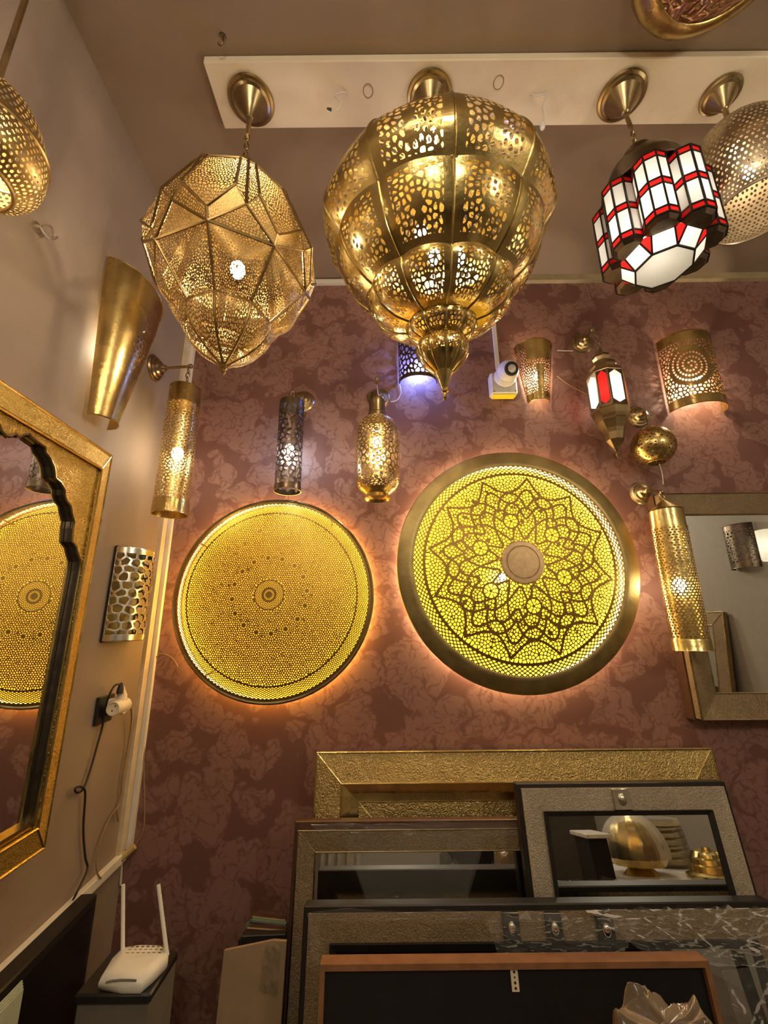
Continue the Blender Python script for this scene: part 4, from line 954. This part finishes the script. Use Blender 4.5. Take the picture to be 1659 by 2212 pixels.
LB = Lean('brown_mirror', 'wide brown metal framed mirror edged in dark wood, draped with clear film, left in stack', (636, 1774), (1330, 1770), .18, .05)
e1 = LB.top - LB.px(900, 1792)[1]; e2 = LB.top - LB.px(900, 1840)[1]
MB().box((LB.W / 2, .020, LB.L / 2), (LB.W, .040, LB.L), .003).build('case', M['wood'], LB.o)
mitred(LB.o, e1 * .6, LB.W - e1 * .6, .02, LB.L - e1, e2 - e1, .052, .046, M['embb'], bead=M['oldbrass'], lip=.0025)
MB().box((LB.W / 2, .042, LB.L / 2), (LB.W - 2 * (e2 - e1) - e1 * 1.2, .003, LB.L - e2 - .05)).build('mirror_glass', M['mirror'], LB.o, smooth=False)

LC = Lean('silver_mirror', 'black edged mirror with a mottled silver frame and an egg shaped stud at its top', (1116, 1692), (1570, 1690), .235, .05)
c1 = LC.top - LC.px(1300, 1702)[1]; c2 = LC.top - LC.px(1300, 1751)[1]; LCL = LC.top - LC.px(1400, 1960)[1] + .10
zlo = LC.L - LCL
MB().box((LC.W / 2, .021, zlo + LCL / 2), (LC.W, .042, LCL), .003).build('case', M['black'], LC.o)
mitred(LC.o, c1, LC.W - c1, zlo + c1, LC.L - c1, c2 - c1, .050, .048, M['embs'])
mitred(LC.o, c2, LC.W - c2, zlo + c2, LC.L - c2, .014, .058, .050, M['black'], 'inner_rail')
MB().box((LC.W / 2, .046, zlo + LCL / 2), (LC.W - 2 * c2 - .016, .003, LCL - 2 * c2 - .016)).build('mirror_glass', M['mirror'], LC.o, smooth=False)
bx, bz_ = LC.px(1342, 1726); 
MB().box((bx, .052, bz_), (.058, .010, (c2 - c1) * .96), .002).build('stud_plate', M['nickel'], LC.o)
MB().ball((bx, .058, bz_), .013, 16, sz=1.35, sy=.7).build('egg_stud', M['nickel'], LC.o, label='silvery egg shaped stud')

LD = Lean('black_mirror', 'black edged mirror with brown frame, dark studs and film along its top, largest in stack', (656, 1952), (1672, 1956), .362, .05)
d1 = LD.top - LD.px(900, 1972)[1]; d2 = LD.top - LD.px(900, 2036)[1]
MB().box((LD.W / 2, .022, LD.L / 2), (LD.W, .044, LD.L), .003).build('case', M['black'], LD.o)
mitred(LD.o, d1, LD.W - d1, .02, LD.L - d1, d2 - d1, .050, .048, M['embb'])
mitred(LD.o, d2, LD.W - d2, .11, LD.L - d2, .018, .060, .052, M['black'], 'inner_rail')
MB().box((LD.W / 2, .046, LD.L / 2), (LD.W - 2 * d2 - .02, .003, LD.L - 2 * d2 - .02)).build('mirror_glass', M['mirror'], LD.o, smooth=False)
for x, y in ((1103, 2000), (1195, 2001), (1306, 2004)):
    a_, h_ = LD.px(x, y)
    MB().box((a_, .055, h_), (.046, .014, .066), .002).build('stud_plate', M['black'], LD.o)
    MB().ball((a_, .064, h_), .0115, 14, sz=1.4, sy=.7).build('egg_stud', M['nickel'], LD.o)

LE = Lean('turned_mirror', 'mirror turned to show black back and orange brown wooden edge, front of the stack', (692, 2076), (1528, 2078), .472, .04)
f1 = LE.top - LE.px(1000, 2086)[1]
MB().box((LE.W / 2, .016, LE.L / 2), (LE.W - .01, .032, LE.L - .01)).build('back_board', M['plasticb'], LE.o)
mitred(LE.o, 0, LE.W, 0, LE.L, f1 + .006, .046, .046, M['owood'])
a_, h_ = LE.px(1110, 2087); a2, h2 = LE.px(1112, 2146)
hg = MB().box((a_, .0345, (h_ + h2) / 2), (.019, .003, h_ - h2), .001).build('hanger_plate', M['cream'], LE.o)
for k, (rr, zz_) in enumerate(((.0028, .25), (.002, .45), (.003, .65), (.003, .85))):
    MB().lathe([(.0001, .0368), (rr, .0368), (rr, .0355)], 10, (a_, 0, h_ + (h2 - h_) * zz_), axis='y').build('screw', M['black'] if k < 2 else M['oldbrass'], LE.o)

# crinkled clear film
def film(parent, poly_fn, nu, nv, amp, mat, name='plastic_film', freq=1.0):
    """sheet from a function (u,v)->(x,y,z) in the parent's frame, with folds"""
    K = 26; an = rng.uniform(0, PI, K); fq = rng.uniform(3, 11, K) * freq; ph = rng.uniform(0, 6.28, K); fu, fv = rng.uniform(-.2, 1.2, K), rng.uniform(-.2, 1.2, K)
    P = []
    for i in range(nv):
        row = []
        for j in range(nu):
            u_, v_ = j / (nu - 1), i / (nv - 1); h = 0
            for q in range(K):                          # sharp creases, each fading out away from its own middle
                d = (u_ - fu[q]) * math.cos(an[q]) + (v_ - fv[q]) * math.sin(an[q]); e = math.hypot(u_ - fu[q], v_ - fv[q])
                h += max(0.0, 1 - abs(math.sin(d * fq[q] + ph[q])) * 2.5) * math.exp(-(e / .45) ** 2)
            x, y, z = poly_fn(u_, v_); row.append((x, y + amp * h * .35, z + (amp * (h - .8) * .5 if i in (0, nv - 1) else 0)))
        P.append(row)
    return MB().grid(P).build(name, mat, parent, angle=180)
def quad(L, p00, p10, p11, p01, y):
    q = [np.array(L.px(*p)) for p in (p00, p10, p11, p01)]
    def f(u_, v_):
        a = (q[0] * (1 - u_) + q[1] * u_) * (1 - v_) + (q[3] * (1 - u_) + q[2] * u_) * v_
        return a[0], y, a[1]
    return f
film(LD.o, quad(LD, (690, 1962), (1250, 1964), (1250, 1984), (692, 1984), .062), 90, 5, .012, M['film'])
film(LD.o, quad(LD, (1045, 1975), (1380, 1975), (1340, 2050), (1075, 2062), .062), 90, 24, .02, M['film'])
film(LD.o, quad(LD, (1255, 1958), (1668, 1952), (1665, 2085), (1400, 2062), .064), 120, 50, .018, M['film'], freq=1.5)
film(LD.o, quad(LD, (666, 1966), (694, 1962), (690, 2075), (676, 2080), .062), 8, 50, .012, M['film'])
film(LB.o, quad(LB, (672, 1776), (1130, 1774), (1135, 1800), (690, 1800), .056), 110, 8, .018, M['film'])
film(LB.o, quad(LB, (740, 1800), (1050, 1800), (1010, 1940), (790, 1940), .056), 140, 10, .010, M['film'], freq=.9)
film(LE.o, quad(LE, (1545, 2085), (1700, 2060), (1700, 2230), (1590, 2230), .060), 40, 40, .010, M['film'])

# wrapped parcel in the bottom right corner
q = at(1440, 2190, D - .73)
pc_ = thing('wrapped_parcel', 'brown parcel in crumpled plastic before the turned black mirror, bottom right', 'parcel', (q[0], D - .73, 0))
xl, xr = at(1312, 2185, D - .73)[0] - q[0], at(1556, 2185, D - .73)[0] - q[0]; zt = at(1400, 2166, D - .73)[2]
MB().box(((xl + xr) / 2, .0, (zt - .13) / 2), (xr - xl - .06, .10, zt - .13), .012).build('box', M['card'], pc_)
def bag(nu=110, nv=46):
    K = 34; cu, cv, an_, fr_ = rng.uniform(0, 2 * PI, K), rng.uniform(0, 1, K), rng.uniform(0, PI, K), rng.uniform(2, 6, K); P = []; hx_, hy_ = (xr - xl) / 2, .085
    for i in range(nv):
        v_ = i / (nv - 1); ph_ = v_ * PI / 2; row = []                 # pole on top, open bottom at the floor
        for j in range(nu):
            a_ = 2 * PI * j / (nu - 1); ca_, sa_ = math.cos(a_), math.sin(a_)
            sq = 1 / max(abs(ca_), abs(sa_)) ** .75; rr = min(1, math.sin(ph_) ** .28) if v_ > 0 else 0
            h = 0
            for q_ in range(K):
                du = math.atan2(math.sin(a_ - cu[q_]), math.cos(a_ - cu[q_])); dv = (v_ - cv[q_]) * 2
                d = du * math.cos(an_[q_]) + dv * math.sin(an_[q_]); h += max(0., 1 - abs(math.sin(d * fr_[q_])) * 2) * math.exp(-(du * du + dv * dv) / .25)
            top = zt - .040 + (.030 * max(0., math.cos(a_ * 3 + .6)) ** 3 + .016 * math.sin(5 * a_)) * math.sin(min(PI, v_ * 5))
            z_ = top if v_ < .25 else top + (.02 - top) * ((v_ - .25) / .75) ** 1.2
            row.append(((xl + xr) / 2 + hx_ * rr * sq * ca_ * (.98 + .05 * h), hy_ * rr * sq * sa_ * (.95 + .14 * h), z_ + .010 * h * (v_ < .4)))
        P.append(row)
    return MB().grid(P)
bag().build('plastic_bag', M['bag'], pc_, angle=180)

# cardboard and the bundle of thin panels left of the stack
LK = Lean('cardboard_sheet', 'brown cardboard sheet with torn tape leaning left of the mirror stack', (484, 2048), (618, 2026), .30, .012, 'cardboard')
a0 = LK.px(484, 2054); a1 = LK.px(618, 2034); 
MB().prism([(a0[0], 0), (a1[0], 0), (a1[0], a1[1]), (LK.px(590, 2036)[0], LK.px(590, 2036)[1] + .004), (a0[0], a0[1])], 0, .012).build('sheet', M['card'], LK.o, smooth=False)
film(LK.o, quad(LK, (575, 2040), (610, 2038), (600, 2150), (560, 2135), .016), 16, 24, .012, M['bag'], 'torn_tape')
cols = [('wood', 'thin dark brown panel, rearmost of the bundle beside the mirror stack'), ('pane', 'thin dark green panel in the bundle beside the mirror stack'),
        ('wood', 'brown panel just before the green one in the bundle beside the stack'), ('black', 'black rounded panel, front of the bundle behind the cardboard sheet')]
for k, ((mt, lb), (tl, tr)) in enumerate(zip(cols, (((538, 1978), (617, 1986)), ((531, 1988), (617, 1997)), ((526, 2002), (617, 2008)), ((516, 2020), (617, 2016))))):
    Lk = Lean('thin_board', lb, tl, tr, .14 + .036 * k, .022, 'board'); b0, b1 = Lk.px(*tl), Lk.px(*tr)
    MB().prism([(b0[0], 0), (b1[0], 0), (b1[0], b1[1]), (b0[0] - .02, b0[1]), (b0[0], b0[1] - .012)], 0, .022).build('sheet', M[mt], Lk.o, smooth=False)
    MB().tube([(b1[0], .022, b1[1] - .003), (b0[0] - .012, .022, b0[1] - .003)], .003, 6).build('edge_strip', M['cablet'] if k % 2 == 0 else M['black'], Lk.o)

# ------------------------------------------------------------------ router on a cabinet, monitor, papers
Yr = 1.36; zr = at(265, 2118, Yr - .07)[2]
q = at(290, 2090, Yr)
rt = thing('router', 'white plastic router with two raised antennas standing on the grey cabinet in the left corner', 'router', (0, 0, zr), 0)
pl = [on_plane(x, y, (0, 0, zr + .012), (0, 0, 1)) for x, y in ((212, 2128), (262, 2136), (305, 2136), (335, 2110), (362, 2083), (364, 2068), (345, 2056), (300, 2055), (262, 2061), (238, 2085))]
ctr = np.mean(pl, 0); rt.location = (ctr[0], ctr[1], zr)
lo = [(p[0] - ctr[0], p[1] - ctr[1]) for p in pl]
b = MB(); n = len(lo); V = []
for sc_f, zz_ in ((.93, 0), (1.0, .008), (1.0, .016), (.95, .026), (.6, .031)): V += [(x * sc_f, y * sc_f, zz_ + (.012 * (y * sc_f + .05) if zz_ > .01 else 0)) for x, y in lo]
b.add(V, [tuple(range(n - 1, -1, -1)), tuple(4 * n + i for i in range(n))] + [(k * n + i, k * n + (i + 1) % n, (k + 1) * n + (i + 1) % n, (k + 1) * n + i) for k in range(4) for i in range(n)])
b.build('shell', M['router'], rt, angle=60)
sl = [on_plane(x, y, (0, 0, zr + .029), (0, 0, 1)) - np.array([ctr[0], ctr[1], zr]) for x, y in ((228, 2122), (240, 2119), (260, 2117), (280, 2117), (294, 2118))]
MB().tube(sl, .0022, 6).build('light_slot', M['plasticg'], rt, label='thin grey slot along the front')
for i in range(4):
    for j in range(7):
        x_, y_ = lo[7][0] * .7 + (lo[4][0] * .75 - lo[8][0]) * (j / 9) - .02, lo[7][1] * .72 - .011 * i
        if i < 3: MB().box((x_, y_, .0312 + .012 * y_), (.008, .0022, .0015)).build('vent', M['plasticg'], rt)
for (xb, yb), (xt_, yt_) in (((265, 2058), (266, 1911)), ((361, 2064), (342, 1911))):
    pb = on_plane(xb, yb, (0, 0, zr + .02), (0, 0, 1)); pt = at(xt_, yt_, pb[1] + .01); C0 = np.array([ctr[0], ctr[1], zr])
    MB().tube([pb - C0, pb - C0 + (pt - pb) * .04, pb - C0 + (pt - pb) * .045, pt - C0], .0055, 8, r2=.0048).build('antenna', M['router'], rt)
cb = [on_plane(x, y, (0, 0, zr), (0, 0, 1)) for x, y in ((196, 2140), (330, 2135))]
xc0, xc1 = cb[0][0] - .03, cb[1][0] + .0
kb = thing('cabinet', 'dark grey cabinet under the router in the left corner', 'cabinet', ((xc0 + xc1) / 2, Yr - .035, 0))
MB().box((0, 0, (zr - .022) / 2 ), (xc1 - xc0, .13, zr - .022), .004).build('body', M['plasticg'], kb)
MB().box((0, -.004, zr - .0115), (xc1 - xc0 + .006, .14, .021), .004).build('top_board', M['plasticb'], kb)
MB().box((0, -.069, (zr - .05) / 2), (xc1 - xc0 - .02, .012, zr - .09), .003).build('door', M['plasticg'], kb)
MB().box((.04, -.077, zr * .6), (.01, .012, .08), .002).build('handle', M['black'], kb)
# monitor standing along the left wall
o_m = .075
(sA, zA), (sB, zB_) = lw_px(214, 1938, o_m), lw_px(48, 2088, o_m)
mz = (zA + zB_) / 2
mo = thing('monitor', 'black flat screen standing along the beige wall under the white trunking', 'screen', LW(sA, 0), A_LEFT)
Lm = .95
MB().box((Lm / 2, .045, mz - .22), (Lm, .05, .44), .004).build('housing', M['plasticb'], mo)
MB().box((Lm / 2, .0715, mz - .215), (Lm - .05, .003, .38)).build('screen', solid('dark_screen', (.006, .006, .006), .12), mo, smooth=False)
MB().box((Lm / 2, .045, (mz - .44) / 2), (.10, .04, mz - .44), .004).build('stand', M['plasticb'], mo)
MB().box((Lm / 2, .075, .01), (.4, .14, .02), .004).build('foot', M['plasticb'], mo)
sP, zP = lw_px(12, 2205, .16)
pp_ = thing('paper_stack', 'pale greenish papers standing at the bottom left corner before the screen', 'papers', LW(sP, 0, .16), A_LEFT)
for k in range(4): MB().box((.02 + .004 * k, .004 * k, (zP + .045) / 2), (.10, .003, zP + .045 - .004 * k)).build('sheet', solid('pale_paper_%d' % k, (.42, .46, .33), .7), pp_, smooth=False)
# switches, sockets and cables on the beige wall
so_ = thing('wall_socket', 'black square wall socket with a white travel adapter plugged in', 'socket', LW(.278, 1.386), A_LEFT)
MB().box((0, .006, 0), (.088, .012, .086), .002).build('plate', M['black'], so_)
ad = thing('plug_adapter', 'white round travel adapter plugged into the black wall socket', 'adapter', LW(.262, 1.392, .012), A_LEFT)
MB().lathe([(.0001, 0), (.024, 0), (.026, .006), (.026, .05), (.024, .054), (.0001, .054)], 28, axis='y').build('body', M['cream'], ad)
MB().lathe([(.0001, -.038), (.021, -.038), (.023, -.034), (.023, .036), (.021, .040), (.018, .040), (.018, .034), (.0001, .034)], 28, axis='x', c=(0.01, .04, 0)).build('outlet_barrel', M['cream'], ad)
for dz in (-.007, .007): MB().lathe([(.0001, .0345), (.0025, .0345), (.0025, .033)], 10, axis='x', c=(.01, .04 + dz * .6, dz)).build('pin_hole', M['black'], ad)
MB().lathe([(.017, .02), (.016, .034), (.008, .05), (.004, .062)], 20, c=(-.005, .035, 0)).build('collar', M['cream'], ad)
def wall_cable(name, label, pts, mat, r=.0032, off=.008):
    q = [LW(*lw_px(x, y, o_), o_) for x, y, o_ in pts]; t = thing(name, label, 'cable', q[0])
    MB().tube([p - q[0] for p in spline(q, 7)], r, 8).build('cord', mat, t); return t, q
t, q = wall_cable('black_cable', 'black cable looping down the beige wall from the socket to the screen', [(261, 1482, .052), (256, 1478, .052), (246, 1483, .047), (236, 1502, .04), (226, 1535, .02), (221, 1570, .012), (210, 1610, .01), (196, 1660, .01), (182, 1700, .012), (170, 1712, .016), (162, 1708, .018), (166, 1700, .02), (180, 1702, .02), (184, 1720, .014), (180, 1790, .01), (184, 1850, .012), (189, 1876, .016), (176, 1908, .028), (164, 1932, .026), (156, 1950, .010), (152, 1985, .008)], M['cableb'])
MB().lathe([(.011, .0), (.010, .018), (.005, .034), (.0001, .036)], 16).build('plug', M['cableb'], t, loc=(0, 0, -.024))
wall_cable('tan_cable', 'thin tan cable hanging from the adapter down to the white trunking', [(283, 1530, .03), (284, 1560, .02), (275, 1620, .012), (264, 1680, .01), (262, 1710, .01), (254, 1742, .01), (240, 1762, .01), (222, 1800, .01), (209, 1850, .012), (210, 1885, .02), (218, 1898, .026)], M['cablet'], .0026)
t, q = wall_cable('tan_cable_tail', 'short stub of tan cable end pinned beside the corner trunking', [(258, 1736, .01), (253, 1750, .012), (255, 1774, .012)], M['cablet'], .0026)
# wallpaper-side cord with an inline switch
pts = [at(x, y, D - o_) for x, y, o_ in ((384, 1440, .04), (372, 1422, .01), (352, 1413, .006), (336, 1422, .006), (325, 1460, .006), (316, 1540, .006), (311, 1640, .006), (312, 1720, .006), (310, 1790, .008), (292, 1826, .02), (286, 1834, .03))]
t = thing('lamp_cord', 'thin cord from the amber disc down the corner to a beige inline switch', 'cord', pts[0])
MB().tube([p - pts[0] for p in spline(pts, 7)], .0024, 6).build('cord', M['cablet'], t)
pa, pb = at(291, 1828, D - .035), at(254, 1862, D - .05)
MB().tube([pa - pts[0], pa * .9 + pb * .1 - pts[0], pa * .1 + pb * .9 - pts[0], pb - pts[0]], .011, 8).build('inline_switch', solid('beige_switch', (.50, .37, .13), .4), t, label='beige inline switch')
q = [at(x, y, D - .006) for x, y in ((262, 1866), (262, 1880), (260, 1912))]
t = thing('white_cable', 'short pale cable dropping down the corner below the inline switch', 'cable', q[0]); MB().tube([p - q[0] for p in spline(q, 5)], .004, 8).build('cord', M['cablew'], t)
def paper_cable(label, pts, mat, r=.0022):
    q = [at(x, y, D - o_) for x, y, o_ in pts]; t = thing('thin_cable', label, 'cable', q[0]); MB().tube([p - q[0] for p in spline(q, 6)], r, 6).build('cord', mat, t)
paper_cable('thin cable running down from the globe lamp to the bracket of the tall tube lamp', [(1424, 1001, .11), (1430, 1020, .06), (1433, 1046, .05)], M['cablew'], .0018)
paper_cable('pale cable curling from the bottle lamp bracket up to the blue sconce', [(844, 868, .01), (858, 864, .006), (866, 848, .006), (862, 828, .006)], M['cablew'])
paper_cable('short pale cable between the pierced cone sconce and the pointed lantern bracket', [(1204, 757, .01), (1220, 758, .006), (1238, 758, .008)], M['cablew'])
paper_cable('thin cable sloping from the pierced cone sconce behind the pointed lantern', [(1203, 812, .006), (1230, 832, .005), (1268, 852, .005)], M['cablet'])
# small hooks, label tag and odds and ends
q = at(657, 897, D)
tg = thing('price_tag', 'small torn gilt paper tag on the wallpaper beside the dark tube lamp', 'tag', q, PI)
MB().prism([(-.012, .010), (.002, .014), (.012, .006), (.004, .0), (.0, -.026), (-.006, -.010), (-.009, -.002)], .001, .004).build('paper', M['gold'], tg, smooth=False)
s_, z_ = lw_px(78, 492, .0)
hk = thing('wall_hook', 'twisted bare hook and wire end in the beige wall under the drum lantern', 'hook', LW(s_, z_), A_LEFT)
MB().lathe([(.0001, 0), (.016, 0), (.016, .004), (.006, .006)], 16, axis='y').build('plate', M['nickel'], hk)
MB().tube(spline([(0, 0, 0), (0, .03, .01), (-.01, .04, -.008), (-.022, .03, -.012), (-.03, .035, .004)], 6), .003, 6).build('hook', M['nickel'], hk)
MB().tube(spline([(.005, 0, 0), (.015, .02, -.01), (.01, .03, -.025), (-.005, .035, -.03)], 6), .002, 6).build('wire', M['cablew'], hk)
q = on_plane(481, 78, (0, 0, ZC), (0, 0, 1))
ch = thing('ceiling_hook', 'small bent hook left in the brown ceiling above the end of the plank', 'hook', q)
MB().lathe([(.0001, 0), (.010, 0), (.009, -.004), (.0001, -.005)], 14).build('plate', M['dark'], ch)
MB().tube(spline([(0, 0, 0), (.004, 0, -.02), (-.006, .006, -.032), (-.014, .004, -.022)], 6), .0022, 6).build('hook', M['dark'], ch)

# ------------------------------------------------------------------ what the mirrors look back at
tb = thing('display_table', 'white topped table with black legs seen in the silver mirror', 'table', (1.55, .15, 0))
MB().box((0, 0, .70), (.70, .62, .03), .004).build('top', M['white'], tb)
for sx in (-.32, .32):
    for sy in (-.27, .27): MB().box((sx, sy, .3425), (.045, .045, .685), .003).build('leg', M['black'], tb)
sh = thing('side_shelf', 'white shelf on black brackets beside the display table, seen in the silver mirror', 'shelf', (1.12, .30, 0))
MB().box((0, 0, .90), (.13, .24, .02), .003).build('board', M['white'], sh); MB().box((0, 0, .445), (.10, .2, .89), .003).build('support', M['black'], sh)
gp = thing('grey_cabinet', 'tall dark grey cabinet reflected in the silver mirror', 'cabinet', (1.22, -.62, 0))
MB().box((0, 0, .62), (.52, .30, 1.24), .005).build('body', solid('slate_cabinet', (.075, .068, .062), .5), gp)
bd = thing('wrapped_dome', 'fluted brass dome lamp in plastic wrap on the display table, seen in the silver mirror', 'lamp', (1.40, .20, .715))
b = MB(); P = []
for i in range(15):
    t_ = i / 14 * PI * .55; row = []
    for j in range(49): a = j / 48 * 2 * PI; r_ = .155 * math.sin(t_) * (1 + .05 * abs(math.sin(8 * a))); row.append((r_ * math.cos(a), r_ * math.sin(a), .10 + .17 * math.cos(t_)))
    P.append(row)
b.grid(P).build('dome', M['gold'], bd); MB().lathe([(.155, .075), (.13, .04), (.06, .03), (.09, .0), (.0001, 0)], 32).build('foot', M['brass'], bd)
P = [[(x * 1.06, y * 1.06, z * 1.04 + .004 * math.sin(20 * x + 30 * y)) for x, y, z in row] for row in P]; MB().grid(P).build('plastic_film', M['film'], bd, angle=180)
st = thing('stepped_lamp_base', 'stepped brass lamp base on the display table, seen in the silver mirror', 'lamp base', (1.70, .36, .715))
MB().lathe([(.0001, .13), (.02, .13), (.025, .11), (.045, .10), (.05, .085), (.075, .08), (.08, .06), (.10, .055), (.105, .03), (.13, .02), (.13, 0), (.0001, 0)], 40).build('body', M['gold'], st)
jr = thing('pierced_jar', 'round pierced brass jar on the display table, seen in the silver mirror', 'jar', (1.80, .17, .715))
MB().lathe([(.0001, 0), (.06, 0), (.085, .03), (.088, .06), (.065, .095), (.03, .105), (.0001, .108)], 32).build('body', M['gold'], jr)
pl_ = thing('wrapped_plates', 'stack of brass plates in plastic wrap on the display table, seen in the silver mirror', 'plates', (1.70, -.06, .722))
for k in range(7): MB().lathe([(.0001, 0), (.07, 0), (.12, .012), (.125, .018), (.118, .017), (.07, .006), (.0001, .005)], 32).build('plate', M['gold'], pl_, (0, .004 * (k % 2), .03 * k), (.05 * (k % 3 - 1), 0, 0))
MB().lathe([(.13, -.0), (.134, .08), (.131, .16), (.12, .225), (.05, .235), (.0001, .236)], 26).build('plastic_film', M['film'], pl_, angle=10)
ac = thing('armchair', 'dark upholstered armchair reflected in the brown framed mirror', 'chair', (.85, -1.35, 0))
MB().box((0, 0, .22), (.62, .6, .38), .05).build('seat', M['plasticb'], ac); MB().box((0, -.27, .58), (.62, .14, .7), .05).build('backrest', M['plasticb'], ac)
for s_ in (-.31, .31): MB().box((s_, 0, .33), (.12, .6, .56), .045).build('armrest', M['plasticb'], ac)
cu = thing('pale_curtain', 'pale gathered curtain on the far wall reflected in the brown framed mirror', 'curtain', (-.75, -2.62, 0))
MB().grid([[(-.45 + .9 * j / 60, .035 * math.sin(j * .9), z_) for j in range(61)] for z_ in (.02, 1.2, 2.4)]).build('cloth', solid('pale_cloth', (.45, .40, .32), .8), cu, angle=180)
# on the grey wall, reflected in the right mirror
AR = PI / 2
H, Wd = 130, 130; F = frame_edge(cells(H, Wd, jitter_pts(H, Wd, 10, .3), 10, 1.7), 16, 16, 3)
half_sconce('half_round_sconce', 'dark half round sconce on the grey wall, seen in the right mirror', (XR, .80, 0), AR, 2.26, 1.98, .10, .10, F, M['dark'], 0, None, .8, .5)
gs = thing('glass_sconce', 'white glass tube lamp on the grey wall, seen at the edge of the right mirror', 'wall lamp', (XR, 1.07, 2.08), AR)
link('wall_rose', me_rose, gs, (0, 0, -.14)); MB().tube([(0, .04, -.14), (0, .09, -.14), (0, .09, -.08)], .006, 8).build('arm', M['oldbrass'], gs)
MB().lathe([(.0001, -.09), (.045, -.09), (.05, -.08), (.05, .09), (.048, .09)], 28, (0, .09, 0)).build('shade', M['gwhite'], gs); bulb(gs, (0, .09, 0), .02, 150, (1, .93, .8))
lm = thing('leaning_gold_mirror', 'gold framed mirror leaning on the grey wall, seen in the right mirror', 'mirror', (XR - .19, .30, 0), AR, rx=math.radians(6))
mitred(lm, -.42, .25, 0, 1.72, .09, .03, .04, M['embb'], bead=M['brass']); MB().box((-.085, .015, .86), (.49, .004, 1.54)).build('mirror_glass', M['mirror'], lm); MB().box((-.085, .006, .86), (.66, .012, 1.71)).build('backing', M['black'], lm)
